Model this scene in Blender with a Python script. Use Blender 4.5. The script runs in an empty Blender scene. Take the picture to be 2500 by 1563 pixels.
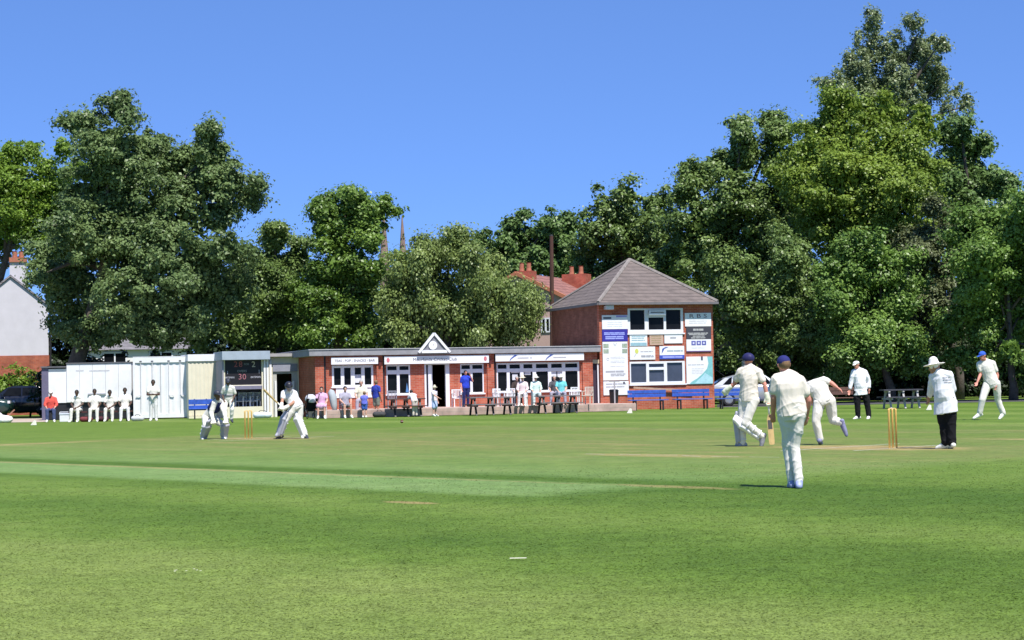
import bpy, bmesh, math, random
import numpy as np
from mathutils import Vector, Matrix

random.seed(7)
rng = np.random.default_rng(11)
scene = bpy.context.scene
col = scene.collection
R = math.radians

# ------------------------------------------------------------------ camera model
CAM_H, FPX, ROLL = 1.334, 4550.0, R(1.117)
PITCH = math.atan(150.5 / FPX)
CR, SR = math.cos(ROLL), math.sin(ROLL)
CP, SP = math.cos(PITCH), math.sin(PITCH)

def ray(px, py):
    u, v = px - 1250.0, py - 781.5
    u, v = u * CR - v * SR, u * SR + v * CR
    return Vector((u, v * SP + FPX * CP, -v * CP + FPX * SP))

def P(px, py, d):
    r = ray(px, py)
    k = d / r.y
    return Vector((r.x * k, d, CAM_H + r.z * k))

def G(px, py, z=0.0):
    r = ray(px, py)
    k = (z - CAM_H) / r.z
    return Vector((r.x * k, r.y * k, z))

def GX(px, d, z=0.0):            # ground point under image column px at depth d
    q = P(px, 950, d)
    return Vector((q.x, d, z))

cam_d = bpy.data.cameras.new('camera')
cam = bpy.data.objects.new('camera', cam_d)
col.objects.link(cam)
cam_d.sensor_width = 36.0
cam_d.lens = 36.0 * FPX / 2500.0
cam_d.clip_start, cam_d.clip_end = 0.1, 6000
cam.matrix_world = Matrix.Translation((0, 0, CAM_H)) @ Matrix.Rotation(math.pi / 2 + PITCH, 4, 'X') @ Matrix.Rotation(-ROLL, 4, 'Z')
scene.camera = cam

# ------------------------------------------------------------------ light
SUN_EL = 60.5
sa = Vector((0.45, -0.89)).normalized()
to_sun = Vector((sa.x * math.cos(R(SUN_EL)), sa.y * math.cos(R(SUN_EL)), math.sin(R(SUN_EL))))
sl = bpy.data.lights.new('sun', 'SUN')
sl.energy = 5.0
sl.angle = R(0.53)
sl.color = (1.0, 0.955, 0.89)
so = bpy.data.objects.new('sun', sl)
col.objects.link(so)
so.rotation_euler = to_sun.to_track_quat('Z', 'Y').to_euler()
w = bpy.data.worlds.new('World')
scene.world = w
w.use_nodes = True
nt = w.node_tree
bg = nt.nodes['Background']
sky = nt.nodes.new('ShaderNodeTexSky')
sky.sky_type = 'NISHITA'
sky.sun_disc = False
sky.sun_elevation = R(SUN_EL)
sky.sun_rotation = math.atan2(sa.x, sa.y)
sky.altitude = 100
sky.air_density = 0.4
sky.dust_density = 0.0
sky.ozone_density = 10.0
tint = nt.nodes.new('ShaderNodeMix')
tint.data_type = 'RGBA'
tint.blend_type = 'MULTIPLY'
tint.inputs[0].default_value = 1.0
gam = nt.nodes.new('ShaderNodeGamma')
gam.inputs[1].default_value = 0.5
nt.links.new(sky.outputs[0], gam.inputs[0])
nt.links.new(gam.outputs[0], tint.inputs[6])
tint.inputs[7].default_value = (0.87, 1.27, 2.06, 1)
nt.links.new(tint.outputs[2], bg.inputs[0])
bg.inputs[1].default_value = 0.15
vs = scene.view_settings
vs.view_transform = 'Standard'
vs.look = 'None'
vs.exposure = 0.5
vs.gamma = 1.0
scene.cycles.max_bounces = 5
scene.cycles.diffuse_bounces = 2
scene.cycles.glossy_bounces = 2
scene.cycles.transmission_bounces = 3
scene.cycles.transparent_max_bounces = 4

# ------------------------------------------------------------------ materials
_m = {}
def mat(name, c, rough=0.7, var=0.12, scale=6.0, bump=0.0, bscale=40.0, spec=0.4, metal=0.0, c2=None, emit=0.0):
    if name in _m:
        return _m[name]
    m = bpy.data.materials.new(name)
    m.use_nodes = True
    n, l = m.node_tree.nodes, m.node_tree.links
    p = n['Principled BSDF']
    p.inputs['Roughness'].default_value = rough
    p.inputs['Metallic'].default_value = metal
    p.inputs['Specular IOR Level'].default_value = spec
    tc = n.new('ShaderNodeTexCoord')
    nz = n.new('ShaderNodeTexNoise')
    nz.inputs['Scale'].default_value = scale
    nz.inputs['Detail'].default_value = 6
    nz.inputs['Roughness'].default_value = 0.65
    l.new(tc.outputs['Object'], nz.inputs['Vector'])
    rp = n.new('ShaderNodeValToRGB')
    rp.color_ramp.elements[0].position = 0.3
    rp.color_ramp.elements[1].position = 0.7
    a = tuple(x * (1 - var) for x in c)
    b = tuple(min(1, x * (1 + var)) for x in c) if c2 is None else c2
    if c2 is not None:
        a = c
    rp.color_ramp.elements[0].color = (*a, 1)
    rp.color_ramp.elements[1].color = (*b, 1)
    l.new(nz.outputs['Fac'], rp.inputs['Fac'])
    l.new(rp.outputs[0], p.inputs['Base Color'])
    if emit:
        l.new(rp.outputs[0], p.inputs['Emission Color'])
        p.inputs['Emission Strength'].default_value = emit
    if bump:
        n2 = n.new('ShaderNodeTexNoise')
        n2.inputs['Scale'].default_value = bscale
        n2.inputs['Detail'].default_value = 4
        l.new(tc.outputs['Object'], n2.inputs['Vector'])
        bp = n.new('ShaderNodeBump')
        bp.inputs['Strength'].default_value = bump
        bp.inputs['Distance'].default_value = 0.02
        l.new(n2.outputs['Fac'], bp.inputs['Height'])
        l.new(bp.outputs[0], p.inputs['Normal'])
    _m[name] = m
    return m

def brick_mat(name, c1, c2, mortar, sx=4.4):
    if name in _m:
        return _m[name]
    m = mat(name, c1, 0.85, spec=0.2)
    n, l = m.node_tree.nodes, m.node_tree.links
    p = n['Principled BSDF']
    tc = n.new('ShaderNodeTexCoord')
    sp = n.new('ShaderNodeSeparateXYZ')
    l.new(tc.outputs['Object'], sp.inputs[0])
    ad = n.new('ShaderNodeMath')
    ad.operation = 'ADD'
    l.new(sp.outputs[0], ad.inputs[0])
    l.new(sp.outputs[1], ad.inputs[1])
    cb = n.new('ShaderNodeCombineXYZ')
    l.new(ad.outputs[0], cb.inputs[0])
    l.new(sp.outputs[2], cb.inputs[1])
    bt = n.new('ShaderNodeTexBrick')
    bt.inputs['Scale'].default_value = sx
    bt.inputs['Mortar Size'].default_value = 0.018
    bt.inputs['Brick Width'].default_value = 1.0
    bt.inputs['Row Height'].default_value = 0.33
    bt.inputs['Color1'].default_value = (*c1, 1)
    bt.inputs['Color2'].default_value = (*c2, 1)
    bt.inputs['Mortar'].default_value = (*mortar, 1)
    l.new(cb.outputs[0], bt.inputs['Vector'])
    nz = n.new('ShaderNodeTexNoise')
    nz.inputs['Scale'].default_value = 2.2
    nz.inputs['Detail'].default_value = 5
    l.new(tc.outputs['Object'], nz.inputs['Vector'])
    mr = n.new('ShaderNodeMapRange')
    mr.inputs['From Min'].default_value = 0.3
    mr.inputs['From Max'].default_value = 0.7
    mr.inputs['To Min'].default_value = 0.75
    mr.inputs['To Max'].default_value = 1.2
    l.new(nz.outputs['Fac'], mr.inputs[0])
    mx = n.new('ShaderNodeVectorMath')
    mx.operation = 'SCALE'
    l.new(bt.outputs[0], mx.inputs[0])
    l.new(mr.outputs[0], mx.inputs[3])
    l.new(mx.outputs[0], p.inputs['Base Color'])
    bp = n.new('ShaderNodeBump')
    bp.inputs['Strength'].default_value = 0.5
    bp.inputs['Distance'].default_value = 0.01
    bp.invert = True
    l.new(bt.outputs['Fac'], bp.inputs['Height'])
    l.new(bp.outputs[0], p.inputs['Normal'])
    return m

def rows_mat(name, c, c2, period, axis=2, rough=0.8):
    """tile / board courses: rows along an object axis"""
    if name in _m:
        return _m[name]
    m = mat(name, c, rough, c2=c2, scale=3.0)
    n, l = m.node_tree.nodes, m.node_tree.links
    p = n['Principled BSDF']
    tc = n.new('ShaderNodeTexCoord')
    sp = n.new('ShaderNodeSeparateXYZ')
    l.new(tc.outputs['Object'], sp.inputs[0])
    a = n.new('ShaderNodeMath')
    a.operation = 'DIVIDE'
    l.new(sp.outputs[axis], a.inputs[0])
    a.inputs[1].default_value = period
    f = n.new('ShaderNodeMath')
    f.operation = 'FRACT'
    l.new(a.outputs[0], f.inputs[0])
    bp = n.new('ShaderNodeBump')
    bp.inputs['Strength'].default_value = 1.0
    bp.inputs['Distance'].default_value = 0.03
    bp.invert = True
    l.new(f.outputs[0], bp.inputs['Height'])
    l.new(bp.outputs[0], p.inputs['Normal'])
    fl = n.new('ShaderNodeMath')
    fl.operation = 'FLOOR'
    l.new(a.outputs[0], fl.inputs[0])
    wn = n.new('ShaderNodeTexWhiteNoise')
    ax2 = n.new('ShaderNodeMath')
    ax2.operation = 'ADD'
    l.new(sp.outputs[0], ax2.inputs[0])
    l.new(sp.outputs[1], ax2.inputs[1])
    dv = n.new('ShaderNodeMath')
    dv.operation = 'MULTIPLY'
    l.new(ax2.outputs[0], dv.inputs[0])
    dv.inputs[1].default_value = 3.3
    f2 = n.new('ShaderNodeMath')
    f2.operation = 'FLOOR'
    l.new(dv.outputs[0], f2.inputs[0])
    cb = n.new('ShaderNodeCombineXYZ')
    l.new(fl.outputs[0], cb.inputs[0])
    l.new(f2.outputs[0], cb.inputs[1])
    wn.noise_dimensions = '3D'
    l.new(cb.outputs[0], wn.inputs['Vector'])
    mr = n.new('ShaderNodeMapRange')
    mr.inputs['To Min'].default_value = 0.86
    mr.inputs['To Max'].default_value = 1.12
    l.new(wn.outputs['Value'], mr.inputs[0])
    edge = n.new('ShaderNodeMath')            # the dark lap line of each course
    edge.operation = 'GREATER_THAN'
    l.new(f.outputs[0], edge.inputs[0])
    edge.inputs[1].default_value = 0.16
    e2 = n.new('ShaderNodeMapRange')
    e2.inputs['To Min'].default_value = 0.55
    l.new(edge.outputs[0], e2.inputs[0])
    mm = n.new('ShaderNodeMath')
    mm.operation = 'MULTIPLY'
    l.new(mr.outputs[0], mm.inputs[0])
    l.new(e2.outputs[0], mm.inputs[1])
    sc = n.new('ShaderNodeVectorMath')
    sc.operation = 'SCALE'
    src = p.inputs['Base Color'].links[0].from_socket
    l.new(src, sc.inputs[0])
    l.new(mm.outputs[0], sc.inputs[3])
    l.new(sc.outputs[0], p.inputs['Base Color'])
    return m

# ------------------------------------------------------------------ scene helpers
def tag(o, label=None, cat=None, group=None, kind=None):
    if label: o['label'] = label
    if cat: o['category'] = cat
    if group: o['group'] = group
    if kind: o['kind'] = kind
    return o

def empty(name, loc=(0, 0, 0), rz=0.0, label=None, cat=None, group=None):
    o = bpy.data.objects.new(name, None)
    o.location = loc
    o.rotation_euler = (0, 0, rz)
    o.empty_display_size = 0.2
    col.objects.link(o)
    return tag(o, label, cat, group)

def link_mesh(name, me, m, parent=None, smooth=False):
    o = bpy.data.objects.new(name, me)
    for q in (m if isinstance(m, (list, tuple)) else [m]):
        me.materials.append(q)
    if smooth:
        me.polygons.foreach_set('use_smooth', [True] * len(me.polygons))
    col.objects.link(o)
    if parent: o.parent = parent
    return o

def copy_tree(o, parent=None):
    c = o.copy()
    col.objects.link(c)
    c.parent = parent
    for ch in list(o.children):
        copy_tree(ch, c)
    return c

class MB:
    """collects simple solids; build() links them as one mesh object"""
    def __init__(s): s.v, s.f = [], []
    def add(s, vs, fs):
        k = len(s.v)
        s.v += [tuple(x) for x in vs]
        s.f += [tuple(i + k for i in f) for f in fs]
        return s
    def box(s, x0, x1, y0, y1, z0, z1, M=None):
        vs = [Vector(q) for q in ((x0,y0,z0),(x1,y0,z0),(x1,y1,z0),(x0,y1,z0),(x0,y0,z1),(x1,y0,z1),(x1,y1,z1),(x0,y1,z1))]
        if M is not None: vs = [M @ q for q in vs]
        return s.add(vs, [(0,3,2,1),(4,5,6,7),(0,1,5,4),(1,2,6,5),(2,3,7,6),(3,0,4,7)])
    def bar(s, a, b, wd, ht=None):
        """square bar between two points"""
        a, b = Vector(a), Vector(b)
        ht = ht or wd
        d = (b - a).normalized()
        up = Vector((0,0,1)) if abs(d.z) < 0.9 else Vector((0,1,0))
        x = d.cross(up).normalized() * wd / 2
        y = x.cross(d).normalized() * ht / 2
        vs = [a-x-y, a+x-y, a+x+y, a-x+y, b-x-y, b+x-y, b+x+y, b-x+y]
        return s.add(vs, [(0,3,2,1),(4,5,6,7),(0,1,5,4),(1,2,6,5),(2,3,7,6),(3,0,4,7)])
    def tube(s, pts, rad, seg=8, cap=True):
        pts = [Vector(q) for q in pts]
        rad = rad if isinstance(rad, (list, tuple)) else [rad] * len(pts)
        vs, fs = [], []
        for i, q in enumerate(pts):
            d = (pts[min(i+1, len(pts)-1)] - pts[max(i-1, 0)]).normalized()
            up = Vector((0,0,1)) if abs(d.z) < 0.9 else Vector((0,1,0))
            x = d.cross(up).normalized()
            y = x.cross(d).normalized()
            for k in range(seg):
                t = 2 * math.pi * k / seg
                vs.append(q + (x * math.cos(t) + y * math.sin(t)) * rad[i])
        for i in range(len(pts) - 1):
            for k in range(seg):
                fs.append((i*seg+k, i*seg+(k+1)%seg, (i+1)*seg+(k+1)%seg, (i+1)*seg+k))
        if cap:
            fs.append(tuple(range(seg))[::-1])
            fs.append(tuple((len(pts)-1)*seg + k for k in range(seg)))
        return s.add(vs, fs)
    def prism(s, poly, y0, y1):
        """poly in (x, z), extruded along y"""
        n = len(poly)
        vs = [(x, y0, z) for x, z in poly] + [(x, y1, z) for x, z in poly]
        fs = [tuple(range(n)), tuple(range(n, 2*n))[::-1]] + [(i, i+n, (i+1)%n+n, (i+1)%n) for i in range(n)]
        return s.add(vs, fs)
    def disc(s, cx, cz, r, y0, y1, seg=20, rz=None):
        return s.prism([(cx + r*math.cos(2*math.pi*k/seg), cz + (rz or r)*math.sin(2*math.pi*k/seg)) for k in range(seg)], y0, y1)
    def grid_wall(s, x0, x1, z0, z1, y0, y1, holes=()):
        """plate in the xz plane from y0 (front) to y1 with rectangular holes, one connected mesh"""
        xs = sorted({x0, x1} | {min(max(h[i], x0), x1) for h in holes for i in (0, 1)})
        zs = sorted({z0, z1} | {min(max(h[i], z0), z1) for h in holes for i in (2, 3)})
        nx, nz = len(xs) - 1, len(zs) - 1
        def solid(i, j):
            if i < 0 or j < 0 or i >= nx or j >= nz: return False
            cx, cz = (xs[i]+xs[i+1])/2, (zs[j]+zs[j+1])/2
            return not any(h[0] < cx < h[1] and h[2] < cz < h[3] for h in holes)
        idx, vs, fs = {}, [], []
        def V(i, j, k):
            if (i, j, k) not in idx:
                idx[(i, j, k)] = len(vs)
                vs.append((xs[i], y1 if k else y0, zs[j]))
            return idx[(i, j, k)]
        for i in range(nx):
            for j in range(nz):
                if not solid(i, j): continue
                fs.append((V(i,j,0), V(i+1,j,0), V(i+1,j+1,0), V(i,j+1,0)))
                fs.append((V(i,j,1), V(i,j+1,1), V(i+1,j+1,1), V(i+1,j,1)))
                if not solid(i-1, j): fs.append((V(i,j,0), V(i,j+1,0), V(i,j+1,1), V(i,j,1)))
                if not solid(i+1, j): fs.append((V(i+1,j,0), V(i+1,j,1), V(i+1,j+1,1), V(i+1,j+1,0)))
                if not solid(i, j-1): fs.append((V(i,j,0), V(i,j,1), V(i+1,j,1), V(i+1,j,0)))
                if not solid(i, j+1): fs.append((V(i,j+1,0), V(i+1,j+1,0), V(i+1,j+1,1), V(i,j+1,1)))
        return s.add(vs, fs)
    def mesh(s, name):
        me = bpy.data.meshes.new(name)
        me.from_pydata(s.v, [], s.f)
        me.update()
        return me
    def build(s, name, m, parent=None, smooth=False, bevel=0.0):
        o = link_mesh(name, s.mesh(name), m, parent, smooth)
        if bevel:
            b = o.modifiers.new('bevel', 'BEVEL')
            b.width = bevel
            b.segments = 2
            b.limit_method = 'ANGLE'
        return o

def text(parent, s, size, x, y, z, m, name='lettering', width=None, align='CENTER'):
    cu = bpy.data.curves.new(name, 'FONT')
    cu.body = s
    cu.size = size
    cu.align_x = align
    cu.align_y = 'CENTER'
    cu.extrude = 0.003
    cu.resolution_u = 2
    t = bpy.data.objects.new('tmp', cu)
    col.objects.link(t)
    dg = bpy.context.evaluated_depsgraph_get()
    me = bpy.data.meshes.new_from_object(t.evaluated_get(dg))
    bpy.data.objects.remove(t)
    n = len(me.vertices)
    co = np.empty(n * 3, 'f')
    me.vertices.foreach_get('co', co)
    co = co.reshape(-1, 3)
    k = 1.0
    if width:
        k = width / max(1e-6, co[:, 0].max() - co[:, 0].min())
    out = np.stack([co[:, 0] * k + x, -co[:, 2] + y, co[:, 1] + z], 1).astype('f')
    me.vertices.foreach_set('co', out.ravel())
    me.update()
    me.materials.clear()
    return link_mesh(name, me, m, parent)

class Frame:
    """a building's own frame: x along its front, y into it, z up"""
    def __init__(s, o, ang):
        s.o, s.a = Vector((o[0], o[1], 0)), ang
        s.e1 = Vector((math.cos(ang), math.sin(ang), 0))
        s.e2 = Vector((-math.sin(ang), math.cos(ang), 0))
    def hit(s, px, py, off=0.0):
        r = ray(px, py)
        c = Vector((0, 0, CAM_H))
        k = (s.o + s.e2 * off - c).dot(s.e2) / r.dot(s.e2)
        q = c + r * k
        return (q - s.o).dot(s.e1), q.z
    def rect(s, z, x0, y0, x1, y1, off=0.0):
        xm, ym = (x0 + x1) / 2, (y0 + y1) / 2
        return (s.hit(*z(x0, ym), off)[0], s.hit(*z(x1, ym), off)[0], s.hit(*z(xm, y1), off)[1], s.hit(*z(xm, y0), off)[1])
    def world(s, x, y, z=0.0):
        return s.o + s.e1 * x + s.e2 * y + Vector((0, 0, z))

def zoomer(x0, y0, k): return lambda x, y: (x0 + x / k, y0 + y / k)
ZA = zoomer(750, 800, 6.719)
ZB = zoomer(1100, 800, 6.719)
Z7 = zoomer(1440, 740, 5.214)
Z6 = zoomer(1240, 610, 4.446)
ZL = zoomer(0, 840, 6.0475)
ZM = zoomer(400, 840, 6.0475)
ZP = zoomer(1740, 840, 3.979)
ZU = zoomer(2050, 820, 5.213)
ZK = zoomer(460, 900, 7.115)
Z1 = zoomer(0, 0, 1 / 1.0339)

# shared materials
WHITE = mat('white_paint', (0.78, 0.78, 0.80), 0.45, 0.06, 3)
UPVC = mat('white_window_frame', (0.74, 0.74, 0.78), 0.4, 0.04, 3)
GLASS = mat('dark_window_glass', (0.008, 0.009, 0.011), 0.10, 0.4, 1.5, spec=0.10)
GLASS2 = mat('sky_lit_window_glass', (0.055, 0.065, 0.10), 0.10, 0.25, 1.2, spec=0.5)  # reflected grey blue sky put into the glass colour
BRICK = brick_mat('orange_brick', (0.38, 0.080, 0.045), (0.47, 0.135, 0.078), (0.42, 0.32, 0.26))
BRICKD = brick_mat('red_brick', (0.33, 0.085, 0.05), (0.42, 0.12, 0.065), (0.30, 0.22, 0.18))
FELT = mat('grey_fascia', (0.27, 0.27, 0.29), 0.8, 0.18, 4)
DARK = mat('black_metal', (0.02, 0.02, 0.024), 0.5, 0.2, 8)
INK = mat('dark_lettering', (0.06, 0.06, 0.10), 0.6, 0.1, 8)
GREYINK = mat('grey_lettering', (0.38, 0.38, 0.42), 0.6, 0.1, 8)
BLUEINK = mat('blue_print', (0.03, 0.06, 0.38), 0.5, 0.1, 8)
TEAL = mat('teal_print', (0.20, 0.48, 0.50), 0.5, 0.1, 8)
CREAM = mat('cream_paint', (0.72, 0.67, 0.52), 0.7, 0.06, 3)
BLUEW = mat('blue_painted_wood', (0.035, 0.10, 0.42), 0.55, 0.25, 9)
BARK = mat('bark', (0.09, 0.075, 0.06), 0.95, 0.4, 5, bump=0.8, bscale=14)
WOODG = mat('weathered_wood', (0.19, 0.165, 0.17), 0.85, 0.25, 9)
# ------------------------------------------------------------------ ground
PN = Vector((6.9, 33.7, 0))                    # bowler's wicket
PT = Vector((-0.683, 0.730, 0)).normalized()   # along the pitch
PW = Vector((0.730, 0.683, 0)).normalized()    # across the pitch

def lawn_material():
    m = bpy.data.materials.new('lawn')
    m.use_nodes = True
    n, l = m.node_tree.nodes, m.node_tree.links
    p = n['Principled BSDF']
    p.inputs['Roughness'].default_value = 0.75
    p.inputs['Specular IOR Level'].default_value = 0.15
    geo = n.new('ShaderNodeNewGeometry')
    pos = geo.outputs['Position']
    def math_(op, a, b=None, c=None):
        q = n.new('ShaderNodeMath')
        q.operation = op
        for i, x in enumerate((a, b, c)):
            if x is None: continue
            if isinstance(x, (int, float)): q.inputs[i].default_value = x
            else: l.new(x, q.inputs[i])
        return q.outputs[0]
    def dot(v):
        q = n.new('ShaderNodeVectorMath')
        q.operation = 'DOT_PRODUCT'
        l.new(pos, q.inputs[0])
        q.inputs[1].default_value = v
        return math_('SUBTRACT', q.outputs['Value'], PN.dot(v))
    def noise(scale, detail=4, vec=None, rough=0.6):
        q = n.new('ShaderNodeTexNoise')
        q.inputs['Scale'].default_value = scale
        q.inputs['Detail'].default_value = detail
        q.inputs['Roughness'].default_value = rough
        l.new(vec if vec is not None else pos, q.inputs['Vector'])
        return q.outputs['Fac']
    def ramp(f, stops, interp='LINEAR'):
        q = n.new('ShaderNodeValToRGB')
        q.color_ramp.interpolation = interp
        e = q.color_ramp.elements
        while len(e) < len(stops): e.new(0.5)
        for el, (t, c) in zip(e, stops):
            el.position = t
            el.color = (c, c, c, 1) if isinstance(c, (int, float)) else (*c, 1)
        l.new(f, q.inputs[0])
        return q.outputs[0]
    def mix(f, a, b, mode='MIX'):
        q = n.new('ShaderNodeMix')
        q.data_type = 'RGBA'
        q.blend_type = mode
        if isinstance(f, (int, float)): q.inputs[0].default_value = f
        else: l.new(f, q.inputs[0])
        for i, x in ((6, a), (7, b)):
            if isinstance(x, tuple): q.inputs[i].default_value = (*x, 1)
            else: l.new(x, q.inputs[i])
        return q.outputs[2]
    W, U = dot(PW), dot(PT)
    wob = math_('MULTIPLY', math_('SUBTRACT', noise(0.22, 3), 0.5), 2.6)
    wobf = math_('MULTIPLY', math_('SUBTRACT', noise(1.3, 4), 0.5), 0.9)
    Ww = math_('ADD', math_('ADD', W, wob), wobf)
    Wf = math_('ADD', W, math_('MULTIPLY', wobf, 0.30))
    Uf = math_('ADD', U, math_('MULTIPLY', wobf, 0.9))
    # mown bands of the outfield
    def at(w): return (w + 50) / 120
    bands = ramp(math_('DIVIDE', math_('ADD', Ww, 50), 120), [
        (at(-40), .8), (at(-24), .95), (at(-20.4), .85), (at(-18.9), .48), (at(-17.6), .20), (at(-16.6), .24), (at(-15.6), .52),
        (at(-14.6), .52), (at(-13.6), .22), (at(-10.75), .0), (at(-9.9), .0), (at(-9.5), .3), (at(-6), .5), (at(12), .40), (at(14), .75), (at(16), .25),
        (at(19), .6), (at(22), .25), (at(25), .7), (at(28), .25), (at(31), .65), (at(34), .2), (at(38), .6), (at(42), .3), (at(48), .5)])
    patch = noise(0.55, 6, rough=0.7)
    f = math_('ADD', bands, math_('MULTIPLY', math_('SUBTRACT', patch, 0.5), 0.8))
    grass = ramp(f, [(0.0, (0.060, 0.116, 0.012)), (0.45, (0.104, 0.168, 0.024)), (1.0, (0.180, 0.232, 0.056))])
    # the square: pale close-cut strips running the way of the pitch
    sq_w = ramp(math_('DIVIDE', math_('ADD', Wf, 50), 120), [
        (at(-13.25), 0), (at(-13.1), 1), (at(-11.25), 1), (at(-11.05), 1.0), (at(-10.8), 1.0), (at(-10.7), .0), (at(-9.9), .0), (at(-9.6), .7),
        (at(-6.2), .50), (at(-6.0), .75), (at(-3.2), .62), (at(-3.0), .85), (at(-1.6), .80), (at(1.6), .95), (at(1.9), .55),
        (at(4.4), .8), (at(4.7), .35), (at(7.2), .4), (at(7.5), .8), (at(9.6), .7), (at(10), .2), (at(12), .25), (at(13), .5), (at(13.4), 0)])
    sq_u = ramp(math_('DIVIDE', math_('ADD', Uf, 20), 60), [(15.3/60, 0), (16.4/60, 1), (43.0/60, 1), (44.5/60, 0)])
    sq = math_('MULTIPLY', sq_w, sq_u)
    fine = noise(3.0, 5)
    pale = ramp(math_('ADD', math_('MULTIPLY', patch, 0.6), math_('MULTIPLY', fine, 0.4)),
                [(0.30, (0.105, 0.160, 0.036)), (0.50, (0.140, 0.172, 0.048)), (0.70, (0.200, 0.175, 0.066))])
    old = ramp(math_('DIVIDE', math_('ADD', Wf, 50), 120), [(at(-9.9), 1), (at(-5.5), 0.35), (at(-2.5), 0)])
    pale = mix(old, pale, ramp(patch, [(0.3, (0.128, 0.220, 0.060)), (0.7, (0.172, 0.250, 0.085))]))
    c = mix(math_('MULTIPLY', sq, 0.85), grass, pale)
    # worn straw-coloured scuffs: thin streaks along the strips, pitch ends, loose patches
    cb = n.new('ShaderNodeCombineXYZ')
    l.new(math_('MULTIPLY', U, 0.22), cb.inputs[0])
    l.new(math_('MULTIPLY', W, 1.5), cb.inputs[1])
    streak = ramp(noise(1.0, 5, cb.outputs[0]), [(0.52, 0), (0.68, 1)])
    def blob(u, w, ru, rw):
        a = math_('POWER', math_('DIVIDE', math_('SUBTRACT', U, u), ru), 2.0)
        b = math_('POWER', math_('DIVIDE', math_('SUBTRACT', W, w), rw), 2.0)
        d = math_('ADD', math_('ADD', a, b), math_('MULTIPLY', math_('SUBTRACT', fine, 0.5), 1.6))
        return ramp(d, [(0.35, 1), (1.1, 0)])
    worn = math_('MULTIPLY', math_('MULTIPLY', streak, sq), math_('MULTIPLY', math_('SUBTRACT', 1.0, old), 0.6))
    for u, w_, ru, rw, k in ((0.6, 0.0, 2.4, 1.1, .9), (19.4, 0.0, 2.2, 0.9, .6), (-4.4, -10.9, 1.2, .22, .5), (2.1, -4.0, 2.2, 0.6, .6),
                             (8.0, -11.0, 13.0, 0.16, .5), (23.0, -6, .7, 4, .6), (-3.8, -14.6, 0.5, .16, .75), (-2.0, 4.5, 4.0, .5, .7)):
        worn = math_('MAXIMUM', worn, math_('MULTIPLY', blob(u, w_, ru, rw), k))
    c = mix(worn, c, (0.30, 0.23, 0.10))
    # blade-scale speckle
    sp = ramp(noise(55.0, 3), [(0.30, 0.72), (0.5, 1.0), (0.72, 1.32)])
    c = mix(1.0, c, sp, 'MULTIPLY')
    sp2 = ramp(noise(11.0, 6), [(0.25, 0.80), (0.75, 1.20)])
    c = mix(1.0, c, sp2, 'MULTIPLY')
    sp3 = ramp(noise(2.1, 9, rough=0.78), [(0.28, 0.74), (0.5, 1.0), (0.72, 1.26)])
    c = mix(1.0, c, sp3, 'MULTIPLY')
    isl = ramp(geo.outputs['Random Per Island'], [(0, 0.82), (1, 1.20)])
    c = mix(1.0, c, isl, 'MULTIPLY')
    l.new(c, p.inputs['Base Color'])
    bp = n.new('ShaderNodeBump')
    bp.inputs['Strength'].default_value = 0.25
    bp.inputs['Distance'].default_value = 0.03
    l.new(noise(26.0, 4), bp.inputs['Height'])
    l.new(bp.outputs[0], p.inputs['Normal'])
    return m

LAWN = lawn_material()
b = MB()
b.add([(-3000, -300, 0), (3000, -300, 0), (3000, 4000, 0), (-3000, 4000, 0)], [(0, 1, 2, 3)])
tag(b.build('lawn', LAWN), kind='structure', label='broad mown cricket field of green grass with a paler square')

BLADE = LAWN.copy()                            # the same turf colours on thin blades that let light through
BLADE.name = 'grass_blade'
_n, _l = BLADE.node_tree.nodes, BLADE.node_tree.links
_p = _n['Principled BSDF']
for _k in list(_p.inputs['Normal'].links): _l.remove(_k)
_t = _n.new('ShaderNodeBsdfTranslucent')
_l.new(_p.inputs['Base Color'].links[0].from_socket, _t.inputs['Color'])
_x = _n.new('ShaderNodeMixShader')
_x.inputs[0].default_value = 0.15
_g = _n.new('ShaderNodeVectorMath')
_g.operation = 'SCALE'
_src = _p.inputs['Base Color'].links[0].from_socket
_l.new(_src, _g.inputs[0])
_g.inputs[3].default_value = 1.12
_l.new(_g.outputs[0], _p.inputs['Base Color'])
_l.new(_g.outputs[0], _t.inputs['Color'])
_l.new(_p.outputs[0], _x.inputs[1])
_l.new(_t.outputs[0], _x.inputs[2])
_l.new(_x.outputs[0], _n['Material Output'].inputs['Surface'])

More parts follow.
